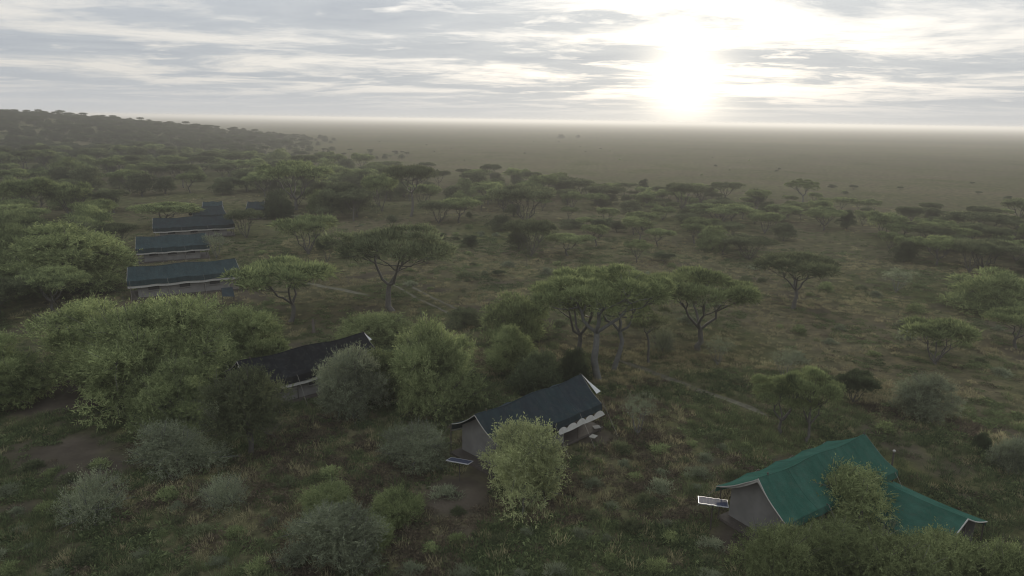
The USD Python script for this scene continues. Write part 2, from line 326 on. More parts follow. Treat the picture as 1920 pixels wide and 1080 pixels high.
def twigs(C, D, Lt, r, m=8, leaf=(0.17, 0.055)):
    "feathery twigs: each carries m leaflets in two ranks and one at the tip"
    n = len(C)
    D = D / (np.linalg.norm(D, axis=1, keepdims=True) + 1e-9)
    S = np.cross(D, r.normal(size=(n, 3))); S /= np.linalg.norm(S, axis=1, keepdims=True) + 1e-9
    l = Lt * np.clip(np.exp(r.normal(0, 0.30, n)), 0.5, 2.0)
    t = np.linspace(0.12, 1.0, m)
    droop = r.uniform(-0.10, 0.22, n)
    P = C[:, None] + D[:, None] * (l[:, None] * t)[..., None] + np.array([0, 0, 1.0]) * (droop[:, None] * l[:, None] * t ** 2)[..., None]
    sg = np.where(np.arange(m) % 2 == 0, 1.0, -1.0)
    Q = D[:, None] * 0.75 + S[:, None] * (sg * 0.75 * (1 - 0.8 * (t > 0.99)))[None, :, None] + r.normal(size=(n, m, 3)) * 0.28
    return sprigs(P.reshape(-1, 3), Q.reshape(-1, 3), leaf[0], leaf[1], r)
def pad_sprigs(c, a, b, n, L, W, r, low=0.25, tilt=None, up=0.35, rough=0.9, twig=0, gap=0.0):
    "sprigs over the upper shell of a flattened lobe with centre c and radii a, b"
    t = r.uniform(0, 2 * np.pi, n); rho = np.sqrt(r.uniform(0, 1, n)) * r.uniform(0.75, 1.08, n)
    k = np.sqrt(np.maximum(1 - np.minimum(rho, 1) ** 2, 0))
    s = np.where(r.uniform(size=n) < 1 - low, r.uniform(0.55, 1.05, n), -r.uniform(0, 0.7, n))
    lump = 0.75 + 0.5 * meshkit.noise(np.stack([np.cos(t) * rho * 2.5 + c[0], np.sin(t) * rho * 2.5 + c[1], np.full(n, c[2])], -1), 3)
    P = np.stack([a * rho * np.cos(t), a * rho * np.sin(t), b * k * s * lump], 1)
    N = P / np.array([a * a, a * a, b * b]); N /= np.linalg.norm(N, axis=1, keepdims=True) + 1e-9
    if tilt is not None:
        P[:, 2] += P[:, 0] * tilt[0] + P[:, 1] * tilt[1]
    D = N + rough * r.normal(size=(n, 3)) * 0.75 + np.array([0, 0, up])
    if gap:
        ok = (meshkit.noise((P + c) * (1.9 if twig else 1.5), 8) > gap) | (r.uniform(size=n) < 0.12)
        P, D = P[ok], D[ok]
    if twig: return twigs(c + P, D, L, r, twig, (W * 2.9, W))
    V, F = sprigs(c + P, D, L, W, r)
    return V, F
def tints(nsprig, r, base=0.5):
    return np.repeat(np.clip(base + np.concatenate([r.normal(0, 0.28, nsprig)]), 0, 1), 4)

def limb_path(p0, p1, bend, r, n=5, jit=0.06):
    t = np.linspace(0, 1, n)[:, None]; d = p1 - p0; L = np.linalg.norm(d)
    P = p0 + d * t + np.array(bend) * (t * (1 - t)) * 4
    P[1:-1] += r.normal(size=(n - 2, 3)) * jit * L * 0.5
    return P

def spread_points(n, R, r, inner=0.0):
    pts = []
    d = R * 1.55 / math.sqrt(n)
    for _ in range(4000):
        a = r.uniform(0, 2 * np.pi); q = R * math.sqrt(r.uniform(inner, 1)); p = np.array([q * math.cos(a), q * math.sin(a)])
        if all(np.hypot(*(p - s)) > d for s in pts): pts.append(p)
        if len(pts) >= n: break
        d *= 0.9992
    return np.array(pts)

CLASSES = {}
def new_class(name, R, H):
    p = stage.CreateClassPrim("/World/_" + name); p.SetTypeName("Xform")
    CLASSES[name] = (str(p.GetPath()), R, H)
    return p
def crown(parent, VF, leaf, r, base=0.5):
    V, F = VF
    p = obj("crown", (V, F), leaf, parent)
    n = len(V) // 4; t = np.clip(base + (meshkit.noise(V[::4] * 0.9, 6) - 0.5) * 0.55 + np.repeat(r.normal(0, 0.22, n // 8 + 1), 8)[:n] + r.normal(0, 0.14, n), 0, 1)
    primvar(p, "tint", np.repeat(t, 4))

def make_umbrella(name, seed, H, R, fork, nl, npad, ns, L, W, leaf, bark, trunks=1, flat=0.09, rt=0.17, irregular=0.6, lean=0.5):
    "flat-topped acacia: forked trunk, fanning limbs, a canopy of flat layered pads"
    r = np.random.default_rng(seed); P = new_class(name, R, H)
    pads = spread_points(npad, R * 0.80, r)
    ecc = r.uniform(0.75, 1.0); rot = r.uniform(0, np.pi)
    pads = pads * np.array([1.0, ecc]); pads = pads @ np.array([[math.cos(rot), -math.sin(rot)], [math.sin(rot), math.cos(rot)]])
    rad = np.hypot(*pads.T) / R
    z = H * (1 - flat) - H * 0.11 * rad ** 2 - r.uniform(0, H * 0.14, len(pads)) * irregular
    top = np.column_stack([pads, z])
    f0 = np.array([r.normal() * lean * 0.5, r.normal() * lean * 0.5, H * fork])
    ang = np.arctan2(pads[:, 1], pads[:, 0]) + r.uniform(0, 6)
    order = np.argsort(ang % (2 * np.pi)); groups = np.array_split(order, nl)
    trunk = []
    if trunks == 1:
        trunk.append(tube(limb_path(np.zeros(3) - [0, 0, 0.2], f0, [r.normal() * 0.12, r.normal() * 0.12, 0], r, 5, 0.05), np.linspace(rt * 1.25, rt * 0.85, 5), 8))
    else:
        f0 = np.array([0, 0, H * 0.03])
        trunk.append(tube([[0, 0, -0.25], [0, 0, 0.02], [0, 0, H * 0.05]], [rt * 1.5, rt * 1.6, rt * 1.2], 8))
    obj("trunk", cat_(trunk), bark, P, smooth=60)
    for g in groups:
        if not len(g): continue
        ms = []
        c = top[g].mean(0); q = np.array([c[0] * 0.62, c[1] * 0.62, f0[2] + (c[2] - f0[2]) * 0.62])
        out = np.array([c[0], c[1], 0]) * 0.10
        lp = limb_path(f0, q, out - [0, 0, 0.0], r, 5, 0.07)
        ms.append(tube(lp, np.linspace(rt * 0.62, rt * 0.36, 5), 6))
        for k in g:
            e = top[k] + [0, 0, -0.02 * H]
            bp = limb_path(q if r.uniform() < 0.6 else lp[3], e, [0, 0, -0.02 * H], r, 4, 0.08)
            ms.append(tube(bp, np.linspace(rt * 0.30, rt * 0.10, 4), 5))
            for _ in range(3):
                e2 = top[k] + np.array([r.normal() * R * 0.12, r.normal() * R * 0.12, 0.01 * H])
                ms.append(tube([bp[2], (bp[2] + e2) / 2 + r.normal(size=3) * 0.06, e2], [rt * 0.13, rt * 0.09, rt * 0.05], 4))
        obj("branch", cat_(ms), bark, P, smooth=60)
    per = ns // len(top)
    ms = []
    for c in top:
        a = R * r.uniform(0.19, 0.31) * math.sqrt(14 / npad); b = H * flat * r.uniform(0.5, 0.95)
        n = int(per * r.uniform(0.6, 1.4))
        ms.append(pad_sprigs(c, a, b, n, L, W, r, 0.15, (-c[0] * 0.018, -c[1] * 0.018), 0.3, 0.8, 0, 0.40))
    crown(P, cat_(ms), leaf, r)

def make_dome(name, seed, H, R, nlobe, ns, L, W, leaf, bark, lowest=0.12, shape=0.8, stems=5, lobe=0.30, rt=0.16, up=0.35, rough=0.9, flat=0.46, twig=0, gap=0.34):
    "thorn tree with a dense rounded crown of many lobes that comes down low"
    r = np.random.default_rng(seed); P = new_class(name, R, H)
    i = np.arange(nlobe) + 0.5
    el = np.arcsin(np.clip(lowest + (1 - lowest) * i / nlobe, 0, 1)); a = np.pi * (1 + 5 ** 0.5) * i + r.uniform(-0.35, 0.35, nlobe)
    k = r.uniform(0.60, 1.08, nlobe)
    warp = 0.80 + 0.24 * np.sin(a * 2 + r.uniform(0, 6)) + 0.20 * np.sin(a * 3 + r.uniform(0, 6))
    Rl, Hl = R * (1 - lobe * 0.6), H * (1 - lobe * 0.45)
    c = np.column_stack([Rl * np.cos(el) ** shape * np.cos(a) * k * warp, Rl * np.cos(el) ** shape * np.sin(a) * k * warp, Hl * np.sin(el) * r.uniform(0.70, 1.06, nlobe)])
    hub = np.array([0, 0, H * 0.22])
    obj("trunk", tube(limb_path(np.array([0, 0, -0.25]), hub, [0.1, 0.05, 0], r, 4, 0.05), [rt * 1.3, rt * 1.1, rt, rt * 0.9], 7), bark, P, smooth=60)
    order = np.argsort(a % (2 * np.pi))
    for g in np.array_split(order, stems):
        ms = []; q = np.array([*(c[g].mean(0)[:2] * 0.55), H * 0.5])
        lp = limb_path(hub * [1, 1, 0.6], q, [0, 0, 0], r, 5, 0.09); ms.append(tube(lp, np.linspace(rt * 0.6, rt * 0.35, 5), 6))
        for j in g:
            ms.append(tube(limb_path(lp[r.integers(2, 5)], c[j], [0, 0, 0.03 * H], r, 4, 0.1), np.linspace(rt * 0.28, rt * 0.07, 4), 4))
            if twig:                                    # bare and dead twigs that stick out of the crown
                for _ in range(4):
                    u = c[j] / (np.linalg.norm(c[j]) + 1e-6) + r.normal(size=3) * 0.55; u /= np.linalg.norm(u)
                    e = c[j] + u * R * lobe * r.uniform(0.9, 1.7)
                    ms.append(tube([c[j], (c[j] + e) / 2 + r.normal(size=3) * 0.06, e], [0.022, 0.015, 0.007], 3))
        obj("branch", cat_(ms), bark, P, smooth=60)
    per = ns / nlobe; ms = []
    for p in c:
        s = R * lobe * r.uniform(0.72, 1.25)
        n = int(per * r.uniform(0.7, 1.3))
        ms.append(pad_sprigs(p, s, s * flat, n, L, W, r, 0.22, (-p[0] * 0.03 / R * 3, -p[1] * 0.03 / R * 3), up, rough, twig, gap))
    crown(P, cat_(ms), leaf, r)

def make_kinds():
    # umbrella acacias seen at 60 to 200 m
    make_umbrella("umbrella_a", 11, 7.5, 4.8, 0.34, 4, 18, 16200, 0.42, 0.085, LEAF_DULL, BARK)
    make_umbrella("umbrella_b", 12, 7.0, 4.4, 0.22, 5, 15, 14400, 0.42, 0.085, LEAF_GREEN, BARK, irregular=1.0)
    make_umbrella("umbrella_c", 13, 8.0, 5.0, 0.45, 4, 20, 17100, 0.42, 0.085, LEAF_DULL, BARK, flat=0.07)
    make_umbrella("umbrella_d", 14, 6.0, 4.2, 0.28, 3, 12, 13500, 0.40, 0.085, LEAF_GREEN, BARK, irregular=0.9, lean=1.0)
    make_umbrella("umbrella_pale", 15, 9.0, 4.6, 0.42, 4, 17, 30000, 0.28, 0.055, LEAF_GREEN, BARK_PALE, rt=0.21, irregular=1.1)
    make_umbrella("umbrella_near", 17, 6.5, 4.4, 0.26, 4, 15, 28000, 0.27, 0.055, LEAF_GREEN, BARK, irregular=1.2, lean=0.9)
    make_umbrella("umbrella_old", 16, 8.5, 5.6, 0.30, 3, 17, 18000, 0.42, 0.08, LEAF_DULL, BARK, rt=0.2, irregular=1.3, lean=1.2)
    make_umbrella("vase_a", 21, 6.0, 4.4, 0.1, 8, 18, 16200, 0.42, 0.09, LEAF_DULL, BARK, trunks=2, rt=0.13, flat=0.12)
    make_umbrella("vase_b", 22, 5.0, 3.4, 0.1, 6, 13, 11700, 0.42, 0.09, LEAF_GREEN, BARK, trunks=2, rt=0.12, flat=0.15, irregular=1.2)
    make_umbrella("vase_c", 23, 4.6, 2.6, 0.1, 5, 10, 9900, 0.36, 0.08, LEAF_DARK, BARK, trunks=2, rt=0.10, flat=0.2, irregular=1.4)
    make_umbrella("sparse", 24, 4.5, 2.6, 0.1, 6, 14, 1900, 0.30, 0.05, LEAF_GREY, BARK_PALE, trunks=2, rt=0.07, flat=0.2, irregular=1.5)
    make_umbrella("slender", 25, 7.5, 2.6, 0.5, 3, 9, 3000, 0.36, 0.06, LEAF_DULL, BARK, rt=0.13, flat=0.13, irregular=1.6)
    # rounded trees at a distance
    make_dome("round_a", 31, 4.5, 3.0, 22, 8400, 0.38, 0.09, LEAF_DULL, BARK, 0.3, stems=4)
    make_dome("round_b", 32, 4.0, 2.4, 18, 7000, 0.36, 0.09, LEAF_DARK, BARK, 0.2, stems=4)
    make_dome("broad_far", 33, 5.0, 5.0, 34, 16800, 0.42, 0.09, LEAF_GREEN, BARK, 0.15)
    make_dome("broad_far_b", 34, 5.2, 4.6, 30, 15399, 0.42, 0.09, LEAF_DULL, BARK, 0.22)
    # near trees and bushes, about 30 to 60 m away: feathery twigs of leaflets
    T8 = dict(twig=8, gap=0.36)
    make_dome("broad_near_a", 41, 6.0, 7.0, 64, 20000, 0.50, 0.066, LEAF_BRIGHT, BARK, 0.16, lobe=0.20, flat=0.34, shape=0.6, twig=8, gap=0.40)
    make_dome("broad_near_b", 42, 5.5, 5.0, 38, 11500, 0.46, 0.064, LEAF_GREEN, BARK, 0.10, lobe=0.25, flat=0.45, **T8)
    make_dome("broad_near_c", 43, 6.0, 4.5, 36, 11000, 0.46, 0.064, LEAF_BRIGHT, BARK, 0.12, lobe=0.26, flat=0.45, **T8)
    make_dome("upright_near", 44, 5.0, 2.9, 24, 5200, 0.42, 0.056, LEAF_DULL, BARK, 0.36, lobe=0.33, **T8)
    make_dome("grey_near", 45, 4.2, 2.8, 22, 6000, 0.44, 0.048, LEAF_GREY, BARK_PALE, 0.10, lobe=0.32, rough=1.1, **T8)
    make_dome("pale_near", 54, 4.2, 2.8, 22, 6500, 0.44, 0.048, LEAF_PALE, BARK_PALE, 0.10, lobe=0.32, rough=1.1, **T8)
    make_dome("bright_bush_a", 46, 2.6, 2.8, 22, 6000, 0.42, 0.052, LEAF_BRIGHT, BARK, 0.04, lobe=0.32, rt=0.08, rough=1.1, **T8)
    make_dome("bright_bush_b", 47, 2.8, 2.5, 18, 5500, 0.42, 0.052, LEAF_BRIGHT, BARK, 0.06, lobe=0.34, rt=0.08, rough=1.1, **T8)
    make_dome("grey_bush_a", 48, 2.4, 2.4, 16, 3600, 0.46, 0.044, LEAF_GREY, BARK_PALE, 0.04, lobe=0.36, rt=0.07, rough=1.3, **T8)
    make_dome("grey_bush_b", 49, 2.0, 2.4, 12, 1700, 0.55, 0.042, LEAF_GREY, BARK_PALE, 0.06, lobe=0.38, rt=0.06, rough=1.6, twig=8, gap=0.42)
    make_dome("dark_bush", 50, 2.6, 2.6, 20, 4200, 0.42, 0.06, LEAF_DARK, BARK, 0.04, lobe=0.34, rt=0.08, **T8)
    make_dome("low_shrub_a", 51, 0.9, 1.0, 9, 1500, 0.26, 0.045, LEAF_DULL, BARK, 0.05, lobe=0.4, rt=0.03, stems=3)
    make_dome("low_shrub_b", 52, 0.8, 1.1, 9, 1300, 0.28, 0.04, LEAF_GREY, BARK_PALE, 0.05, lobe=0.4, rt=0.03, stems=3)
    make_dome("low_shrub_c", 53, 1.0, 0.9, 8, 1400, 0.26, 0.045, LEAF_GREEN, BARK, 0.05, lobe=0.4, rt=0.03, stems=3)
    # light versions for the hill, 350 m and more away
    make_umbrella("hill_umbrella", 61, 6.0, 3.6, 0.4, 4, 10, 1500, 0.7, 0.22, LEAF_FAR, BARK, rt=0.2)
    make_dome("hill_round", 62, 4.5, 3.2, 14, 1200, 0.7, 0.22, LEAF_FAR, BARK, 0.15, stems=3)
make_kinds()

PLACED = []                                      # (x, y, crown radius)
def plant(kind, x, y, R, H, label, group=None, rot=None, name="acacia_tree", cat="tree"):
    path, R0, H0 = CLASSES[kind]
    z = float(height(x, y))
    X = UsdGeom.Xform.Define(stage, numbered("/World", name))
    X.AddTranslateOp().Set(Gf.Vec3d(float(x), float(y), z - 0.03)); X.AddRotateZOp().Set(float(rng.uniform(0, 360) if rot is None else rot))
    X.AddScaleOp().Set(Gf.Vec3f(R / R0, R / R0, H / H0))
    p = X.GetPrim(); p.GetReferences().AddInternalReference(path); p.SetInstanceable(True)
    tag(p, label, cat, group)
    PLACED.append((x, y, R))
def plant_px(kind, bx, by, W, Hp, label, rot=None, name="acacia_tree", cat="tree", group=None):
    "a tree whose foot is seen at photo pixel (bx, by), W pixels wide and Hp pixels from its foot to the top of its outline"
    g = at(bx, by); v = g - EYE; depth = float(v @ _F); dn = math.asin(-v[2] / np.linalg.norm(v))
    if kind.startswith(("umb", "vase")): W = W * 1.17
    R = W * depth / FPX / 2
    hm = Hp * depth / FPX
    k = 0.55 if kind.startswith(("umb", "vase", "spar", "slen")) else 0.35
    H = max((hm - k * R * math.sin(dn)) / math.cos(dn), 0.35 * R if "bush" not in kind else 0.45 * R) * (1.1 if kind.startswith(("umb", "vase")) else 1.0)
    plant(kind, g[0], g[1], R, H, label, group, rot, name, cat)
# ---------------------------------------------------------------- tents
TENT_BOXES = []                                  # (x, y, heading, half length, half width) kept clear of planting
def tent(label, r0, r1, canvas_m, hr=3.4, he=2.05, wl=2.05, wr=2.05, shift=0.0, porch=0.0, val=0.45, band=0.12, scallop=False, group="safari tents in a row through the trees",
         inner=True, end_flap=0, ropes=True, pole_n=4, in0=0.75, in1=1.1, name="safari_tent"):
    "a ridge tent: flysheet of two sagging slopes over a ridge along local +x from 0 to L, hanging valances, pale trim, grey inner tent, poles, ropes. Local -y is the right-hand (camera) side"
    a, b = at(*r0, hr), at(*r1, hr)
    d = b - a; L = float(np.linalg.norm(d)); h = math.atan2(d[1], d[0])
    n = np.array([math.sin(h), -math.cos(h)])
    o = a[:2] + n * shift
    z0 = float(height(*(o + d[:2] / 2)))
    t = thing(name, label, "tent", (o[0], o[1], z0), h, group)
    c = o + d[:2] / 2; TENT_BOXES.append((c[0], c[1], h, L / 2 + 0.8, max(wl, wr) + 0.9))
    r = np.random.default_rng(int(abs(a[0]) * 100))
    nx, ny = 25, 9
    xs = np.linspace(0, 1, nx)
    # ridge and eaves hang between the poles
    ridge = hr - 0.16 * np.sin(np.pi * xs * 2) ** 2 * 0.9
    def slope(side, w):
        G = np.zeros((nx, ny, 3))
        for j, q in enumerate(np.linspace(0, 1, ny)):
            eave = he - 0.10 * np.abs(np.sin(np.pi * xs * 4)) * 0.8
            sag = -0.16 * np.sin(np.pi * q) * (0.75 + 0.25 * np.cos(xs * 8 * np.pi))
            pull = 0.22 * (1 - (2 * xs - 1) ** 2)                       # the ends flare outward at the ridge
            x = xs * L + (0.35 * q * (2 * xs - 1)) * (-1 if scallop else 1) * 0.6
            y = w * q - 0.07 * q * np.abs(np.sin(np.pi * xs * 4))
            zz = ridge * (1 - q) + eave * q + sag
            wob = 0.10 * (meshkit.fbm(np.stack([xs * 6, np.full(nx, q * 3.0), np.full(nx, side + 3.0 + L)], -1), 3, 5) - 0.5)
            G[:, j] = np.stack([x, side * y, zz + wob], 1)
        return G
    GR, GL = slope(-1, wr), slope(1, wl)
    obj("roof_panel", sheet(GR, 0.015), canvas_m, t, smooth=50); obj("roof_panel", sheet(GL, 0.015), canvas_m, t, smooth=50)
    def skirt(G, top, bottom, out, wav=0.0, scal=0):
        E = G[:, -1]; rows = []
        fine = np.linspace(0, nx - 1, 121); E = np.stack([np.interp(fine, np.arange(nx), E[:, k]) for k in range(3)], 1)
        sgn = np.sign(G[0, -1, 1])
        drop = bottom + (0 if not scal else -0.13 * np.abs(np.sin(np.pi * np.linspace(0, 1, 121) * scal)) + 0.05)
        for q in np.linspace(0, 1, 4):
            z = E[:, 2] - (top + (drop - top) * q); y = E[:, 1] + sgn * (out + 0.05 * q + wav * q * np.sin(np.linspace(0, 50, 121)))
            rows.append(np.stack([E[:, 0], y, z], 1))
        return np.stack(rows, 1)
    for G in (GR, GL):
        obj("valance", sheet(skirt(G, 0.0, val, 0.012, 0.015), 0.01), canvas_m, t, smooth=50)
        if band:
            if scallop and G is GR:
                # scalloped pale edge of the porch side: arches upward
                x = np.linspace(0.52, 1.0, 121); E = np.stack([np.interp(x * (nx - 1), np.arange(nx), G[:, -1, k]) for k in range(3)], 1)
                up = 0.10 + 0.24 * np.abs(np.sin(np.pi * np.linspace(0, 5, 121))) ** 0.6
                rows = [np.stack([E[:, 0], E[:, 1] - 0.16 - 0.5 * q * 0.35, E[:, 2] - val - 0.26 + up * (1 - q)], 1) for q in (0, 0.33, 0.66, 1.0)]
                obj("scalloped_edge", sheet(np.stack(rows, 1), 0.01), TRIM, t, smooth=50)
            else:
                obj("pale_edge", sheet(skirt(G, val + 0.004, val + band, 0.03, 0.015), 0.01), TRIM, t, smooth=50)
    # pale rope-bound hems along the gable edges
    for G, k in ((GR, 0), (GL, 0), (GR, -1), (GL, -1)):
        obj("gable_hem", tube(G[k] + [(-0.02 if k == 0 else 0.02), 0, -0.03], 0.026, 5), TRIM, t, smooth=60)
    if end_flap:
        v = np.array([L, 0, hr]) + end_flap * (np.array([0, 0, -hr]) + np.array([[L + 0.06, -0.02, hr - 0.03], [L + 0.30, -wr * 0.18, hr - 0.42], [L + 0.52, -wr * 0.66, he + 0.44], [L + 0.2, -wr * 0.62, he + 0.32], [L + 0.05, -wr * 0.2, hr - 0.30]]) - np.array([L, 0, 0]))
        g = np.stack([np.stack([v[0], v[0] * .98 + v[4] * .02]), np.stack([v[1], v[4]]), np.stack([v[2], v[3]])], 0)
        obj("end_flap", sheet(g, 0.012), WHITE, t)
    # seams and the ridge binding
    for k in (6, 12, 18):
        for G in (GR, GL):
            N = np.array([0, 0, 0.011])
            obj("seam", tube(G[k] + N, 0.012, 4), canvas_m, t)
    obj("ridge_binding", tube(np.column_stack([xs * L, xs * 0, ridge + 0.012]), 0.03, 6), canvas_m, t, smooth=60)
    # inner tent: walls stand inside the fly, battered at the gables
    if inner:
        x0, x1, y0, y1, zf = in0, L - in1 - porch, -wr + 0.30, wl - 0.30, 0.22
        he2, hr2 = he - 0.12, hr - 0.28
        def quad(A, B, C, D, m=7, k=5, bulge=0.05):
            A, B, C, D = map(np.array, (A, B, C, D)); u = np.linspace(0, 1, m)[:, None, None]; v = np.linspace(0, 1, k)[None, :, None]
            P = (A * (1 - u) + B * u) * (1 - v) + (D * (1 - u) + C * u) * v
            nrm = np.cross(B - A, D - A).astype(float); nrm /= np.linalg.norm(nrm)
            return P + nrm * (bulge * np.sin(np.pi * u) * np.sin(np.pi * v) + 0.02 * (meshkit.noise(P * 1.8, 4)[..., None] - 0.5))
        yc = (y0 + y1) / 2
        obj("side_wall", sheet(quad((x0, y0, zf), (x1, y0, zf), (x1, y0 + .08, he2), (x0, y0 + .08, he2), 13, 5), 0.012), GREYCANVAS, t, smooth=50)
        obj("side_wall", sheet(quad((x0, y1, zf), (x1, y1, zf), (x1, y1 - .08, he2), (x0, y1 - .08, he2), 13, 5), 0.012), GREYCANVAS, t, smooth=50)
        for xx, s in ((x0, -1), (x1, 1)):
            g1 = quad((xx, y0, zf), (xx, y1, zf), (xx + 0.05 * s, y1 - .08, he2), (xx + 0.05 * s, y0 + .08, he2), 9, 5, 0.04 * -s)
            g2 = quad((xx + 0.05 * s, y0 + .08, he2), (xx + 0.05 * s, y1 - .08, he2), (xx + 0.07 * s, 0.01, hr2), (xx + 0.07 * s, -0.01, hr2), 9, 5, 0.02 * -s)
            obj("gable_wall", cat_([sheet(g1, 0.012), sheet(g2, 0.012)]), GREYCANVAS, t, smooth=50)
        nw = 3
        for k in range(nw):
            cx = x0 + (x1 - x0) * (k + 0.5) / nw
            w = obj("window", cat_([box(cx - 0.55, cx + 0.55, y0 - 0.075, y0 - 0.06, 0.95, 1.65)]), NETTING, t)
            obj("window_flap", cat_([tube([[cx - 0.58, y0 - 0.08, 0.93], [cx + 0.58, y0 - 0.08, 0.93]], 0.05, 6)]), GREYCANVAS, w, smooth=60)
        # porch front: door curtains tied back
        if porch:
            for yy in (-0.75, 0.75):
                obj("curtain", tube([[x1 + 0.12, yy, 2.1], [x1 + 0.13, yy * 1.05, 1.3], [x1 + 0.12, yy * 1.02, 0.25]], [0.20, 0.09, 0.15], 8), WHITE, t, smooth=60)
    # platform
    fl = [box(-0.0, L + 0.2, -wr + 0.05, wl - 0.05, 0.04, 0.20)]
    obj("platform", cat_(fl), DECK, t)
    if True:
        for k in range(int(L / 0.6)):
            pass
    for x in np.linspace(0.05, L - 0.05, pole_n):
        for s, w in ((-1, wr), (1, wl)):
            obj("pole", tube([[x, s * (w - 0.08), -0.1], [x, s * (w - 0.08), he - 0.02]], 0.035, 6), POLE, t, smooth=60)
    for x in (in0 + 0.15, L - 0.12):
        obj("ridge_pole", tube([[x, 0, -0.1], [x, 0, hr + 0.10]], 0.045, 6), POLE, t, smooth=60)
    if ropes:
        for x in np.linspace(0.05, L - 0.05, pole_n):
            for s, w in ((-1, wr), (1, wl)):
                obj("guy_rope", tube([[x, s * w, he - 0.02], [x, s * (w + 0.7), he * 0.5], [x, s * (w + 1.35), 0.02]], 0.012, 4), ROPE, t)
    return t, L, h, o, z0

def build_tents():
    G = None
    # 1 green tent at the right, with a second low fly across its far side
    t, L, h, o, z0 = tent("bright green safari tent at lower right, low green annex roof beside it", (1422, 897), (1622, 814), CANVAS_GREEN, he=2.0, wl=2.2, wr=1.9, group=G, in0=0.55, in1=0.8, val=0.36, band=0.0)
    xs = np.linspace(0, 1, 17)
    def wing(side):
        Gd = np.zeros((17, 7, 3))
        for j, q in enumerate(np.linspace(0, 1, 7)):
            y = -(1.72 + xs * 4.5); rz = 2.12 - 0.10 * np.sin(np.pi * xs) + 0 * xs
            ez = 1.22 - 0.08 * np.sin(np.pi * xs)
            Gd[:, j] = np.stack([7.35 + side * q * (2.15 + 0.10 * xs), y - 0.25 * q * xs * 0, rz * (1 - q) + ez * q - 0.10 * np.sin(np.pi * q)], 1)
        return Gd
    for s in (-1, 1):
        g = wing(s)
        an = obj("annex_roof", sheet(g, 0.015), CANVAS_GREEN, t, smooth=50)
        obj("annex_hem", tube(g[-1] + [0, -0.02, -0.02], 0.035, 5), TRIM, t, smooth=60)
        v = np.stack([g[:, -1] + [s * 0.01, 0, -0.0], g[:, -1] + [s * 0.04, 0, -0.14], g[:, -1] + [s * 0.05, 0, -0.28]], 1)
        obj("annex_valance", sheet(v, 0.01), CANVAS_GREEN, t, smooth=50)
    obj("annex_wall", cat_([box(5.75, 5.77, -6.0, -1.9, 0.02, 1.28)]), GREYCANVAS, t)
    obj("annex_wall", cat_([box(8.93, 8.95, -6.0, -1.9, 0.02, 1.28)]), GREYCANVAS, t)
    for x, y, z in ((5.2, -6.15, 1.2), (9.55, -6.15, 1.2), (7.35, -6.18, 2.1), (5.2, -2.0, 1.2), (9.55, -2.0, 1.2)):
        obj("pole", tube([[x, y, -0.1], [x, y, z]], 0.032, 6), POLE, t, smooth=60)
    obj("pale_edge", sheet(np.stack([np.stack([np.array([-0.03, -q * 1.86, 3.36 - q * 1.36 - 0.15 * math.sin(math.pi * q) - d]) for q in np.linspace(0, 1, 9)]) for d in (0.02, 0.16)], 1), 0.01), TRIM, t)
    obj("pale_edge", sheet(np.stack([np.stack([np.array([-0.03, q * 2.16, 3.36 - q * 1.36 - 0.15 * math.sin(math.pi * q) - d]) for q in np.linspace(0, 1, 9)]) for d in (0.02, 0.16)], 1), 0.01), TRIM, t)
    # 2 slate tent in the centre
    tent("slate grey safari tent with pale scalloped porch edge, centre foreground", (890, 780), (1090, 704), CANVAS_SLATE, he=2.0, wl=2.3, wr=1.95, scallop=True, end_flap=1.0, porch=2.4, group=G, val=0.42, pole_n=5)
    # 3 dark tent between the bushes
    tent("near-black safari tent half hidden between two grey-green thorn trees", (445, 677), (682, 623), CANVAS_BLACK, he=2.1, wl=2.1, wr=2.0, end_flap=0.55, group=G, val=0.5, band=0.22)
    # 4 to 9 the row at the left
    tent("long teal safari tent nearest of the row at left, dark porch at its right end", (239, 501), (441, 485), CANVAS_TEAL, he=2.25, wl=2.1, wr=2.2, group=G, val=0.55, band=0.25)
    tent("teal safari tent second in the row at left, beside a pale grey tree", (255, 443.5), (385, 436), CANVAS_TEAL, he=2.15, wl=2.1, wr=2.6, group=G, val=0.6, band=0.2)
    tent("dark safari tent third in the row at left with white right gable edge", (287, 410), (433, 403), CANVAS_SLATE, he=2.1, wl=2.1, wr=2.4, group=G, val=0.55, band=0.2, end_flap=0.55)
    tent("small slate tent roof fourth in the row at left, above a flat-topped acacia", (358, 387), (416, 384), CANVAS_SLATE, he=2.05, wl=2.1, wr=2.3, group=G, val=0.4, band=0.15, ropes=False)
    t, L, h, o, z0 = tent("teal tent roof with a white left gable, farthest in the row but one", (380, 377.5), (416, 376.5), CANVAS_TEAL, he=2.3, wl=2.1, wr=2.2, group=G, val=0.3, band=0.0, ropes=False)
    obj("gable_cloth", sheet(np.stack([np.array([[-0.06, -1.9, 1.2], [-0.06, -1.9, 2.3]]), np.array([[-0.06, 0.0, 1.2], [-0.06, 0.0, 3.35]])], 0), 0.015), WHITE, t)
    tent("low slate tent roof farthest right of the row, beside a dark round bush", (464, 377.5), (496, 377), CANVAS_SLATE, he=2.3, wl=2.1, wr=2.1, group=G, val=0.3, band=0.0, ropes=False)
build_tents()

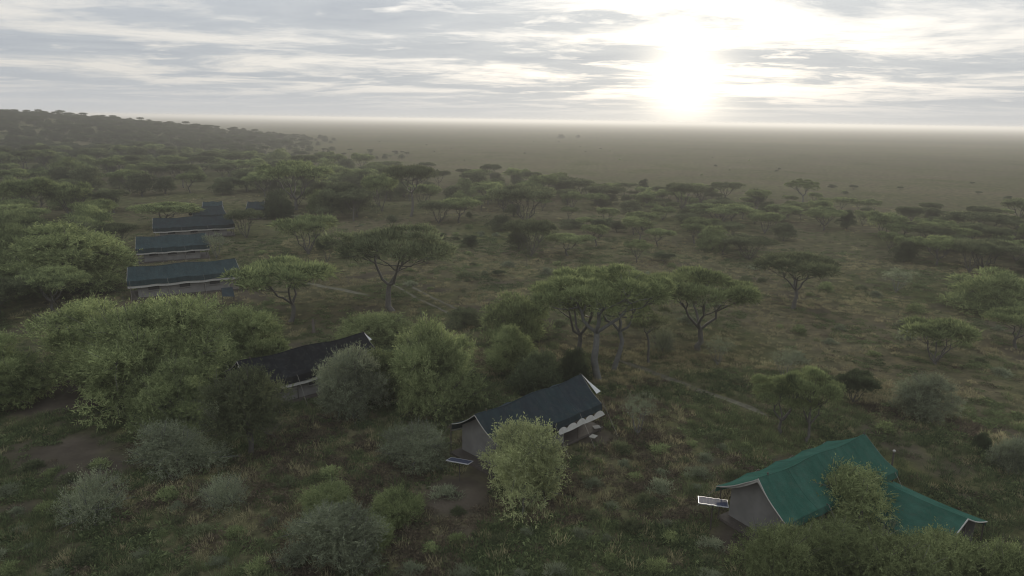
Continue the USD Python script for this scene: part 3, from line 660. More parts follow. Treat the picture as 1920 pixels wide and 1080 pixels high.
def build_porch_tarp():
    # green tarp stretched low in front of the right end of the fourth tent
    P = [at(415, 540, 1.5), at(436, 538, 1.5), at(440, 556, 1.1), at(417, 556, 1.1)]
    A, B, C, D = map(np.array, P); u = np.linspace(0, 1, 9)[:, None, None]; v = np.linspace(0, 1, 7)[None, :, None]
    g = (A * (1 - u) + B * u) * (1 - v) + (D * (1 - u) + C * u) * v
    g[..., 2] -= (0.14 * np.sin(np.pi * u) * np.sin(np.pi * v))[..., 0]
    c = g.reshape(-1, 3).mean(0); z = float(height(c[0], c[1]))
    t = thing("porch_tarp", "small dark slate tarp on low poles at the right end of the nearest teal tent", "tarp", (c[0], c[1], z))
    g = g - np.array([c[0], c[1], z])
    obj("cloth", sheet(g, 0.012), CANVAS_SLATE, t, smooth=50)
    for i, j in ((0, 0), (-1, 0), (0, -1), (-1, -1)):
        obj("pole", tube([[*g[i, j, :2], -0.1], g[i, j]], 0.03, 6), POLE, t, smooth=60)
build_porch_tarp()

def solar_panel(label, c0, c1, foot, z, tiltdeg, w, l, yaw, bright=True):
    p = at(*foot); zz = float(height(p[0], p[1]))
    t = thing("solar_panel", label, "solar panel", (p[0], p[1], zz), yaw)
    T = trimesh.transformations.rotation_matrix(math.radians(tiltdeg), [1, 0, 0]); T[2, 3] = z
    def mv(m):
        v, f = m; return (v @ T[:3, :3].T + T[:3, 3], f)
    obj("cells", mv(box(-w / 2 + .03, w / 2 - .03, -l / 2 + .03, l / 2 - .03, 0.0, 0.028)), SOLAR, t)
    fr = cat_([box(-w / 2, w / 2, -l / 2, -l / 2 + .035, -.01, .036), box(-w / 2, w / 2, l / 2 - .035, l / 2, -.01, .036), box(-w / 2, -w / 2 + .035, -l / 2 + .036, l / 2 - .036, -.01, .036), box(w / 2 - .035, w / 2, -l / 2 + .036, l / 2 - .036, -.01, .036)])
    obj("frame", mv(fr), FRAME, t)
    obj("post", tube([[0, 0, -0.2], [0, 0, z - 0.02]], 0.035, 7), POLE, t, smooth=60)
    for s in (-1, 1):
        obj("brace", tube([[0, 0, z * 0.7], [s * w * 0.3, 0, z - 0.03]], 0.016, 5), POLE, t)
solar_panel("small tilted solar panel on a post beside the green tent's gable", None, None, (1332, 992), 1.55, -9, 1.45, 0.95, math.radians(-14))
solar_panel("dark solar panel with bright thin frame in the shade left of slate tent", None, None, (862, 905), 1.25, -14, 1.35, 0.8, math.radians(-18))

def small_things():
    # dead stump
    p = at(588, 622); z = float(height(p[0], p[1]))
    t = thing("dead_stump", "dark snapped dead trunk standing in the open grass left of centre", "stump", (p[0], p[1], z))
    obj("trunk", tube([[0, 0, -0.2], [0.02, 0, 0.4], [-0.03, 0.02, 0.9], [0.02, 0, 1.35]], [0.20, 0.15, 0.13, 0.07], 8), DEADWOOD, t, smooth=60)
    obj("branch", tube([[0, 0, 0.6], [0.18, 0.05, 1.0], [0.2, 0.1, 1.25]], [0.07, 0.05, 0.02], 6), DEADWOOD, t, smooth=60)
    # knobbed post behind the green tent
    p = at(1669, 893); z = float(height(p[0], p[1]))
    t = thing("post", "short post with a pale knob behind the green tent", "post", (p[0], p[1], z))
    obj("shaft", tube([[0, 0, -0.2], [0, 0, 1.6]], 0.05, 8), POLE, t, smooth=60)
    s = trimesh.creation.icosphere(2, 0.085); s.apply_translation((0, 0, 1.66)); obj("knob", s, TRIM, t, smooth=True)
    # two folding chairs on the slate tent's porch
    for i, (q, lab, a) in enumerate((((1118, 812), "pale folding stool standing off the end of the slate tent's porch", 0.3), ((1112, 829), "pale low camp stool on the ground before the slate tent's porch", 1.0))):
        p = at(*q); z = float(height(p[0], p[1]))
        t = thing("camp_stool", lab, "stool", (p[0], p[1], z + 0.02), a)
        obj("seat", box(-0.24, 0.24, -0.2, 0.2, 0.42, 0.46), TRIM, t)
        for sx in (-1, 1):
            for k in (-1, 1):
                obj("leg", tube([[sx * 0.2, k * 0.18, 0.42], [sx * 0.2, -k * 0.18, 0.0]], 0.018, 5), POLE, t)
    for q, hh, lab in (((72, 616), 1.3, "thin dark stake in the grass at far left"), ((128, 616), 1.0, "short white stake leaning in the grass beside the big domed tree")):
        p = at(*q); z = float(height(p[0], p[1]))
        t = thing("stake", lab, "stake", (p[0], p[1], z))
        m = WHITE if "white" in lab else POLE
        obj("shaft", tube([[0, 0, -0.1], [-0.3 if m is WHITE else 0.02, 0, hh]], 0.03, 6), m, t, smooth=60)
        obj("cap", tube([[-0.3 if m is WHITE else 0.02, 0, hh], [-0.31 if m is WHITE else 0.02, 0, hh + 0.06]], 0.038, 6), m, t)
small_things()
# ---------------------------------------------------------------- trees and bushes one can tell apart
def named_plants():
    T = [
     # kind, foot x, foot y, width, height (photo pixels), name, category, label
     ("broad_near_c", 140, 545, 285, 126, "acacia_tree", "tree", "broad domed green acacia at left beside the nearest teal tent"),
     ("broad_near_a", 275, 730, 425, 188, "acacia_tree", "tree", "huge spreading yellow-green domed acacia left of the near-black tent"),
     ("broad_near_c", 470, 690, 175, 118, "acacia_tree", "tree", "green acacia crown leaning over the left end of the near-black tent"),
     ("broad_near_c", -5, 760, 195, 134, "acacia_tree", "tree", "bright yellow-green acacia cut off by the left edge of the picture"),
     ("broad_near_b", 330, 795, 215, 125, "acacia_tree", "tree", "lower green crown tucked under the right front of the huge spreading acacia"),
     ("upright_near", 470, 848, 172, 180, "acacia_tree", "tree", "small upright grey-green acacia with bare trunk before the near-black tent"),
     ("grey_near", 655, 778, 140, 132, "thorn_bush", "bush", "silvery grey thorn bush at the right end of the near-black tent"),
     ("broad_near_b", 812, 764, 235, 166, "acacia_tree", "tree", "large dense domed acacia left of the slate tent's ridge"),
     ("broad_near_c", 712, 745, 125, 92, "acacia_tree", "tree", "lower green acacia crown between the silvery bush and the large domed acacia"),
     ("broad_near_c", 958, 700, 125, 88, "acacia_tree", "tree", "dark green acacia behind the left half of the slate tent"),
     ("broad_far", 968, 638, 155, 92, "acacia_tree", "tree", "domed acacia with yellowish top behind the dark acacia near the slate tent"),
     ("bright_bush_b", 712, 636, 150, 55, "thorn_bush", "bush", "low yellow-green bush behind the right end of the near-black tent"),
     ("broad_far_b", 870, 612, 90, 40, "thorn_bush", "bush", "low dull bush with a bare arching limb left of the domed yellowish acacia"),
     ("grey_bush_a", 783, 866, 150, 72, "thorn_bush", "bush", "low grey-green bush against the left gable of the slate tent"),
     ("pale_near", 985, 928, 196, 140, "thorn_bush", "bush", "round pale-topped thorn bush in front of the slate tent"),
     ("umbrella_pale", 1122, 708, 235, 218, "acacia_tree", "tree", "tall flat-topped acacia with pale trunk rising behind the slate tent's far end"),
     ("umbrella_near", 1090, 668, 190, 165, "acacia_tree", "tree", "leaning flat-topped acacia, leftmost of the tall group behind the slate tent"),
     ("umbrella_pale", 1150, 690, 160, 175, "acacia_tree", "tree", "pale-stemmed acacia, rightmost of the tall group behind the slate tent"),
     ("umbrella_near", 1308, 656, 215, 155, "acacia_tree", "tree", "stout-trunked flat-topped acacia standing alone right of the tall group"),
     ("slender", 1216, 678, 80, 118, "acacia_tree", "tree", "slender dark-stemmed acacia between the tall group and the stout-trunked one"),
     ("umbrella_a", 1486, 580, 165, 104, "acacia_tree", "tree", "neat flat umbrella acacia with forked thin trunk on the open plain at right"),
     ("umbrella_old", 738, 582, 235, 160, "acacia_tree", "tree", "large leaning umbrella acacia with long bare right limb, left of centre"),
     ("umbrella_d", 541, 604, 175, 118, "acacia_tree", "tree", "grey-trunked acacia with hanging dead branches right of the nearest teal tent"),
     ("vase_b", 578, 476, 105, 72, "acacia_tree", "tree", "two-stemmed acacia with split crown in the grass right of the tent row"),
     ("vase_c", 614, 492, 36, 46, "acacia_tree", "tree", "tiny upright acacia just right of the two-stemmed one"),
     ("vase_a", 462, 446, 62, 52, "acacia_tree", "tree", "multi-stemmed acacia standing at the right end of the third tent"),
     ("sparse", 406, 484, 56, 54, "thorn_tree", "tree", "pale grey leafless-looking tree at the right end of the second teal tent"),
     ("umbrella_d", 318, 428, 120, 48, "acacia_tree", "tree", "flat acacia spreading over the left half of the third tent's roof"),
     ("dark_bush", 521, 408, 70, 44, "thorn_bush", "bush", "dark round bush right of the farthest tent roof"),
     ("umbrella_b", 557, 394, 122, 86, "acacia_tree", "tree", "tall layered umbrella acacia behind the dark round bush"),
     ("umbrella_c", 770, 406, 105, 90, "acacia_tree", "tree", "thick-trunked tall acacia on the edge of the plain left of centre"),
     ("vase_b", 716, 396, 62, 66, "acacia_tree", "tree", "sparse fan-stemmed acacia left of the thick-trunked tall one"),
     ("vase_a", 823, 419, 76, 42, "acacia_tree", "tree", "low wide multi-stemmed acacia, left of a touching pair in mid-field"),
     ("umbrella_d", 862, 418, 76, 46, "acacia_tree", "tree", "leaning flat acacia, right of a touching pair in mid-field"),
     ("vase_a", 984, 418, 116, 68, "acacia_tree", "tree", "big vase-shaped acacia with many fanned stems at picture centre"),
     ("broad_far_b", 940, 432, 62, 32, "thorn_bush", "bush", "low dark bush at the left foot of the vase-shaped acacia"),
     ("vase_a", 996, 482, 88, 68, "acacia_tree", "tree", "flat-topped multi-stemmed acacia below the vase-shaped one"),
     ("umbrella_d", 1066, 480, 80, 42, "acacia_tree", "tree", "low slanting acacia right of the flat-topped multi-stemmed one"),
     ("slender", 988, 500, 14, 38, "thorn_tree", "tree", "thin bare sapling below the flat-topped multi-stemmed acacia"),
     ("vase_c", 1127, 445, 38, 36, "acacia_tree", "tree", "small round dark tree alone in the grass right of centre"),
     ("broad_far_b", 1070, 428, 66, 18, "thorn_bush", "bush", "long flat low bush between the vase-shaped acacia and small round tree"),
     ("vase_a", 1130, 386, 72, 36, "acacia_tree", "tree", "spreading acacia with pale fan stems at the plain's edge right of centre"),
     ("umbrella_a", 1170, 368, 48, 24, "acacia_tree", "tree", "small flat acacia behind the one with pale fan stems"),
     ("round_b", 1206, 362, 20, 28, "acacia_tree", "tree", "small rounded upright tree on the plain's edge right of centre"),
     ("broad_far", 1212, 386, 42, 30, "acacia_tree", "tree", "rounded low acacia below the small upright tree"),
     ("vase_a", 1278, 394, 66, 48, "acacia_tree", "tree", "rounded acacia with clear white-lit fan stems under the sun"),
     ("round_b", 1263, 360, 18, 18, "acacia_tree", "tree", "round treetop peeping behind the acacia under the sun"),
     ("umbrella_a", 1360, 383, 62, 40, "acacia_tree", "tree", "lone classic umbrella acacia silhouetted on the plain right of the sun"),
     ("round_b", 1417, 386, 48, 34, "acacia_tree", "tree", "ragged dark bush-like tree right of the lone umbrella acacia"),
     ("umbrella_pale", 1499, 392, 54, 54, "acacia_tree", "tree", "tall boxy acacia on the plain, highest of those at right"),
     ("vase_b", 1499, 400, 60, 22, "acacia_tree", "tree", "low flat acacia at the foot of the tall boxy one"),
     ("round_a", 1180, 400, 55, 26, "thorn_bush", "bush", "greyish rounded bush below the low acacia right of centre"),
     ("umbrella_d", 1206, 432, 66, 34, "acacia_tree", "tree", "flat dark acacia nearest the small round tree on its right"),
     ("vase_b", 1243, 412, 42, 26, "acacia_tree", "tree", "small two-layered acacia right of the flat dark one"),
     ("broad_far_b", 1290, 424, 60, 40, "thorn_bush", "bush", "dense dark bush at the left end of the thicket right of centre"),
     ("umbrella_b", 1352, 426, 110, 44, "acacia_tree", "tree", "wide layered acacia topping the thicket right of centre"),
     ("broad_far", 1335, 470, 80, 48, "acacia_tree", "tree", "dark rounded acacia in the middle of the thicket right of centre"),
     ("vase_a", 1405, 486, 88, 44, "acacia_tree", "tree", "broad low acacia at the near right corner of the thicket"),
     ("umbrella_d", 1312, 448, 60, 40, "acacia_tree", "tree", "flat green acacia at the near left of the thicket"),
     ("vase_b", 1464, 416, 66, 32, "acacia_tree", "tree", "flat oblong acacia right of the thicket, nearest the tall boxy one"),
     ("round_a", 1469, 452, 54, 38, "acacia_tree", "tree", "round-headed short acacia below the flat oblong one"),
     ("umbrella_b", 1543, 432, 66, 40, "acacia_tree", "tree", "acacia with spreading left crown touching a round dark tree"),
     ("round_b", 1586, 430, 36, 40, "acacia_tree", "tree", "round dark tree touching the spreading acacia on its left"),
     ("umbrella_d", 1652, 441, 50, 38, "acacia_tree", "tree", "square-topped acacia with forked stem at right mid-field"),
     ("vase_b", 1667, 468, 42, 32, "acacia_tree", "tree", "small fan-stemmed acacia below the square-topped one"),
     ("round_b", 1740, 436, 24, 26, "acacia_tree", "tree", "small dark bushy tree between the square-topped acacia and wide one at right"),
     ("umbrella_b", 1757, 498, 80, 52, "acacia_tree", "tree", "flat acacia over a thick trunk in the right-hand grove"),
     ("broad_far_b", 1694, 492, 52, 44, "acacia_tree", "tree", "dense dark rounded acacia at the left end of the right-hand grove"),
     ("vase_a", 1843, 502, 115, 52, "acacia_tree", "tree", "wide fan-stemmed acacia at the near side of the right-hand grove"),
     ("vase_a", 1835, 442, 95, 44, "acacia_tree", "tree", "broad flat acacia at the back of the right-hand grove"),
     ("umbrella_a", 1908, 432, 75, 56, "acacia_tree", "tree", "tall umbrella acacia at the right edge of the picture"),
     ("umbrella_d", 1790, 450, 50, 30, "acacia_tree", "tree", "small flat acacia in the gap at the back of the right-hand grove"),
     ("vase_b", 1905, 490, 70, 40, "acacia_tree", "tree", "acacia cut by the right edge below the tall umbrella acacia"),
     ("sparse", 1680, 548, 68, 52, "acacia_tree", "tree", "thin small acacia alone below the right-hand grove"),
     ("broad_far", 1868, 585, 195, 84, "acacia_tree", "tree", "large bright domed acacia at the right edge"),
     ("vase_b", 1752, 684, 118, 88, "thorn_tree", "tree", "dark ragged thorn tree with thin stems, right foreground slope"),
     ("umbrella_d", 1908, 656, 115, 74, "acacia_tree", "tree", "dark acacia with curved leaning stem at the right edge"),
     ("sparse", 1470, 712, 68, 66, "thorn_tree", "tree", "sparse grey thorn tree in the grass above the green tent"),
     ("umbrella_near", 1512, 830, 112, 138, "acacia_tree", "tree", "rounded acacia, right stem of the pair directly behind the green tent"),
     ("umbrella_near", 1462, 812, 118, 106, "acacia_tree", "tree", "lower acacia, left stem of the pair directly behind the green tent"),
     ("vase_c", 1600, 754, 72, 62, "thorn_bush", "bush", "dark mushroom-shaped bush right of the pair behind the green tent"),
     ("grey_near", 1728, 780, 122, 88, "thorn_bush", "bush", "large rounded grey-green shrub on the slope right of the green tent"),
     ("dark_bush", 1842, 838, 34, 26, "thorn_bush", "bush", "tiny dark bush right of the large grey-green shrub"),
     ("grey_bush_a", 1898, 875, 90, 62, "thorn_bush", "bush", "dull bush cut off by the right edge beyond the green tent"),
     ("bright_bush_b", 1584, 985, 200, 108, "thorn_bush", "bush", "bright yellow-green thorn bush covering the middle of the green tent"),
     ("bright_bush_a", 1508, 975, 125, 74, "thorn_bush", "bush", "smaller olive bush against the green tent's near gable"),
     ("bright_bush_a", 1470, 1085, 175, 100, "thorn_bush", "bush", "bright bush, leftmost along the bottom edge under the green tent"),
     ("bright_bush_b", 1545, 1052, 150, 80, "thorn_bush", "bush", "bright bush between the olive bush and the bottom edge under the green tent"),
     ("bright_bush_a", 1665, 1105, 210, 100, "thorn_bush", "bush", "bright bush, middle of those along the bottom edge"),
     ("bright_bush_b", 1765, 1088, 180, 95, "thorn_bush", "bush", "bright bush along the bottom edge under the green annex roof"),
     ("bright_bush_a", 1868, 1118, 160, 100, "thorn_bush", "bush", "bright bush, rightmost along the bottom edge"),
     ("grey_bush_b", 1660, 1022, 90, 50, "thorn_bush", "bush", "russet-grey twiggy bush between the green annex and bright bushes"),
     ("grey_near", 640, 1050, 200, 112, "thorn_bush", "bush", "dark grey-green bush at the bottom centre left of the bare earth"),
     ("bright_bush_b", 615, 965, 125, 58, "thorn_bush", "bush", "light-topped green bush, left of two above the dark bottom bush"),
     ("bright_bush_a", 742, 975, 120, 56, "thorn_bush", "bush", "light-topped green bush, right of two above the dark bottom bush"),
     ("bright_bush_b", 688, 1032, 90, 60, "thorn_bush", "bush", "yellow-leaved bush beside the dark bush at the bottom centre"),
     ("grey_bush_b", 182, 968, 135, 82, "thorn_bush", "bush", "silvery spiky shrub alone in the dark grass at lower left"),
     ("grey_bush_b", 418, 948, 95, 55, "thorn_bush", "bush", "small silvery shrub in the dark grass right of the spiky one"),
     ("grey_bush_a", 335, 868, 180, 80, "thorn_bush", "bush", "low wide grey bush left of the small upright acacia"),
     ("grey_bush_a", 355, 800, 110, 65, "thorn_bush", "bush", "grey bush under the right skirt of the huge spreading acacia"),
     ("sparse", 1345, 684, 66, 60, "thorn_bush", "bush", "twiggy grey bush right of the stout-trunked acacia"),
     ("grey_bush_b", 1242, 660, 60, 44, "thorn_bush", "bush", "dull low bush between the slender acacia and the stout-trunked one"),
     ("dark_bush", 1010, 735, 110, 70, "thorn_bush", "bush", "dark undergrowth bush hard behind the slate tent's ridge"),
     ("dark_bush", 1075, 715, 80, 55, "thorn_bush", "bush", "dark bush at the foot of the tall group behind the slate tent"),
     ("sparse", 1195, 815, 80, 90, "thorn_bush", "bush", "thin twiggy shrub just right of the slate tent's porch"),
     ("vase_c", 1243, 490, 40, 18, "thorn_bush", "bush", "small flat shrub alone in the open grass in the middle distance"),
     ("vase_a", 448, 318, 60, 18, "acacia_tree", "tree", "flat acacia silhouetted on the pale plain above the tent row"),
     ("umbrella_a", 726, 334, 64, 30, "acacia_tree", "tree", "tall pale hazy umbrella acacia on the plain left of centre"),
     ("umbrella_c", 800, 330, 36, 24, "acacia_tree", "tree", "two-layered hazy acacia right of the tall pale one"),
     ("umbrella_d", 897, 342, 50, 24, "acacia_tree", "tree", "hazy flat-layered acacia on the plain just left of centre"),
     ("vase_a", 1060, 372, 90, 38, "acacia_tree", "tree", "wide hazy acacia behind the vase-shaped one"),
     ("umbrella_b", 1020, 352, 70, 22, "acacia_tree", "tree", "long flat hazy acacia at the plain's edge at centre"),
     ("hill_round", 1052, 260, 18, 8, "far_tree", "tree", "larger of two lone specks of trees far out on the plain"),
     ("hill_round", 1084, 259, 10, 6, "far_tree", "tree", "smaller of two lone specks of trees far out on the plain"),
    ]
    for kind, bx, by, W, H, name, c, lab in T:
        plant_px(kind, bx, by, W, H, lab, name=name, cat=c)
named_plants()

def in_tent(x, y, m=0.6):
    for cx, cy, h, a, b in TENT_BOXES:
        dx, dy = x - cx, y - cy
        u, v = dx * math.cos(h) + dy * math.sin(h), -dx * math.sin(h) + dy * math.cos(h)
        if abs(u) < a + m and abs(v) < b + m: return True
    return False
def sight_blocked(x, y, top):
    "would a crown here stand in front of one of the tents of the row"
    return False
def scatter(poly, n, kinds, Rr, asp, label, group, name, cat, gap=0.75, seed=0, keep=None, wheres=None):
    "n plants at random over the ground that the polygon encloses"
    from shapely.geometry import Polygon, Point
    r = np.random.default_rng(seed)
    Pg = Polygon([tuple(at(*p)[:2]) for p in poly]); x0, y0, x1, y1 = Pg.bounds
    done = 0
    for _ in range(n * 60):
        if done >= n: break
        x, y = r.uniform(x0, x1), r.uniform(y0, y1)
        if not Pg.contains(Point(x, y)): continue
        if r.uniform() > 0.35 + 1.3 * float(fb(np.array([x]), np.array([y]), 22.0, 2, 77)[0]): continue
        R = r.uniform(*Rr)
        if in_tent(x, y, R * 0.6): continue
        if keep is not None and not keep(x, y, R): continue
        if any((x - a) ** 2 + (y - b) ** 2 < ((R + c) * gap) ** 2 for a, b, c in PLACED): continue
        k = kinds[r.integers(len(kinds))]
        lab = label
        if "{}" in label:
            look = {"umbre": "flat-topped umbrella", "vase_": "fan-stemmed flat", "broad": "broad domed", "round": "small round-headed", "spars": "sparse twiggy", "low_s": {"a": "dull green", "b": "silvery", "c": "green"}.get(k[-1], "small"), "hill_": "speck-like"}[k[:5]]
            px = pix((x, y, 2.0))
            where = next((w for lim, w in (wheres or []) if px[0] < lim), "")
            lab = label.format(look) + where
        if name == 'acacia_tree': nm = {'umb': 'umbrella_acacia', 'vas': 'fan_stemmed_acacia'}.get(k[:3], 'domed_acacia')
        else: nm = name
        plant(k, x, y, R, R * r.uniform(*asp), lab, group, r.uniform(0, 360), nm, cat); done += 1
    return done
def crowd():
    U = ["umbrella_a", "umbrella_b", "umbrella_c", "umbrella_d", "vase_a", "broad_far", "broad_far_b", "vase_b", "round_a"]
    def off_view(x, y, R):      # keeps the sight line to the tents of the row free
        p = pix((x, y, 0)); q = pix((x, y, 4.5))
        return not (225 < p[0] < 470 and 378 < p[1] < 600 )
    # the crowded belt at the left, behind and beside the row of tents
    scatter([(-60, 470), (-60, 300), (250, 296), (480, 305), (700, 322), (720, 352), (660, 372), (520, 372), (470, 366), (380, 366), (300, 384), (240, 415), (200, 470)], 185, U, (3.0, 5.4), (1.1, 1.6),
            "{} acacia in the crowded belt ", "acacias of the crowded belt at left", "acacia_tree", "tree", 0.54, 1, off_view, [(110, "near the left edge"), (230, "left of the tent row"), (340, "straight behind the tent row's left half"), (460, "straight behind the tent row's right half"), (580, "right behind the dark round bush"), (9999, "where it thins out onto the plain")])
    scatter([(-60, 640), (-60, 470), (235, 440), (238, 520), (225, 560), (60, 600)], 16, ["broad_far", "broad_far_b", "umbrella_b", "vase_a"], (3.0, 4.6), (1.0, 1.4),
            "{} green acacia packed around the big domed tree at left", "acacias around the big domed tree at left", "acacia_tree", "tree", 0.62, 2, off_view)
    scatter([(500, 405), (560, 345), (700, 335), (900, 340), (1010, 352), (1120, 362), (1080, 400), (880, 405), (640, 420)], 64, U, (2.4, 4.4), (1.15, 1.7),
            "hazy {} acacia along the plain's edge ", "acacias along the plain's edge at centre", "acacia_tree", "tree", 0.58, 3, None, [(760, "left of the thick-trunked tall one"), (900, "between the thick-trunked tall one and picture centre"), (9999, "around picture centre")])
    scatter([(1090, 400), (1090, 366), (1300, 372), (1440, 392), (1440, 500), (1320, 480), (1270, 430)], 46, ["round_a", "umbrella_b", "vase_b", "umbrella_a", "umbrella_d", "vase_a"], (1.7, 3.4), (1.1, 1.5),
            "smaller {} acacia filling the thicket right of centre", "small acacias in the thicket right of centre", "acacia_tree", "tree", 0.62, 4)
    scatter([(1640, 445), (1700, 410), (1980, 418), (1980, 520), (1720, 510)], 52, ["round_a", "vase_b", "umbrella_a", "umbrella_b", "umbrella_d", "vase_a"], (1.7, 3.6), (1.1, 1.5),
            "smaller {} acacia among the right-hand grove ", "small acacias in the right-hand grove", "acacia_tree", "tree", 0.62, 5, None, [(1740, "near its left end"), (1840, "in its middle"), (9999, "near the right edge")])
    scatter([(930, 440), (960, 390), (1110, 376), (1300, 460), (1260, 500), (1050, 520)], 14, ["umbrella_b", "vase_b", "umbrella_d", "round_a"], (1.4, 2.8), (1.1, 1.5),
            "scattered {} acacia in the open grass between picture centre and the thicket", "acacias scattered right of centre", "acacia_tree", "tree", 0.9, 13)
    scatter([(1130, 365), (1400, 372), (1640, 385), (1660, 440), (1450, 425), (1200, 402)], 24, ["umbrella_a", "umbrella_b", "umbrella_d", "vase_b"], (1.5, 2.9), (1.2, 1.6),
            "small {} acacia dotted along the plain's edge from picture centre to right", "small acacias along the plain's edge at right", "acacia_tree", "tree", 0.8, 15)
    scatter([(480, 470), (480, 405), (940, 408), (960, 520), (640, 560)], 12, ["vase_c", "round_b", "low_shrub_a", "sparse"], (0.8, 2.0), (0.9, 1.4),
            "small bush in the open grass left of centre", "bushes in the grass left of centre", "thorn_bush", "bush", 1.0, 6)
    scatter([(560, 345), (560, 300), (640, 268), (1010, 250), (1300, 262), (1500, 330), (1100, 350)], 55, ["hill_round", "round_b", "low_shrub_c"], (0.4, 1.1), (0.6, 1.0),
            "tiny dark shrub speck out on the hazy plain", "shrub specks on the hazy plain", "far_shrub", "shrub", 1.5, 7)
    scatter([(520, 306), (540, 282), (640, 284), (770, 290), (770, 302), (640, 304)], 34, ["hill_round", "hill_umbrella"], (1.0, 2.3), (1.0, 1.5),
            "hazy little tree in the tapering line at the hill's right foot", "trees trailing off the hill's foot", "far_tree", "tree", 0.9, 14)
    scatter([(1540, 345), (1940, 330), (1940, 400), (1600, 400)], 9, ["round_b", "low_shrub_c", "vase_c"], (0.7, 1.7), (0.7, 1.2),
            "lone shrub dot on the plain at right", "shrub dots on the plain at right", "far_shrub", "shrub", 1.5, 8)
    scatter([(900, 520), (1100, 500), (1460, 520), (1940, 540), (1940, 860), (1700, 850), (1420, 790), (1180, 690), (900, 600)], 70, ["low_shrub_a", "low_shrub_b", "low_shrub_c"], (0.45, 1.25), (0.5, 0.9),
            "{} low shrub on the open slope ", "low shrubs on the open slope", "low_shrub", "shrub", 1.1, 9, None, [(1250, "beside the tall acacia group"), (1500, "above the green tent's left half"), (1700, "above the green tent's right half"), (9999, "near the right edge")])
    scatter([(480, 470), (600, 420), (980, 430), (1440, 480), (1440, 540), (980, 500), (860, 570), (600, 560)], 45, ["low_shrub_a", "low_shrub_b", "low_shrub_c"], (0.5, 1.3), (0.5, 0.85),
            "{} low shrub in mid-distance grass ", "low shrubs in the middle distance", "low_shrub", "shrub", 1.1, 10, None, [(700, "beside the row of tents"), (1000, "around the large leaning umbrella acacia"), (9999, "right of picture centre")])
    scatter([(-40, 1090), (-40, 880), (420, 870), (800, 900), (1100, 950), (1350, 1020), (1350, 1090)], 60, ["low_shrub_a", "low_shrub_b", "low_shrub_c"], (0.4, 0.9), (0.5, 0.85),
            "{} low shrub in dark foreground grass ", "low shrubs in the foreground grass", "low_shrub", "shrub", 1.1, 11, None, [(200, "near the lower left corner"), (450, "around the silvery spiky shrub"), (750, "around the dark bottom bush"), (1000, "below the slate tent"), (9999, "left of the green tent")])
    scatter([(1060, 950), (1130, 850), (1400, 800), (1420, 880), (1300, 1000)], 22, ["low_shrub_a", "low_shrub_c", "low_shrub_b"], (0.4, 0.9), (0.5, 0.85),
            "{} low shrub in the grass between the slate and green tents", "low shrubs between the slate and green tents", "low_shrub", "shrub", 1.1, 12)
crowd()

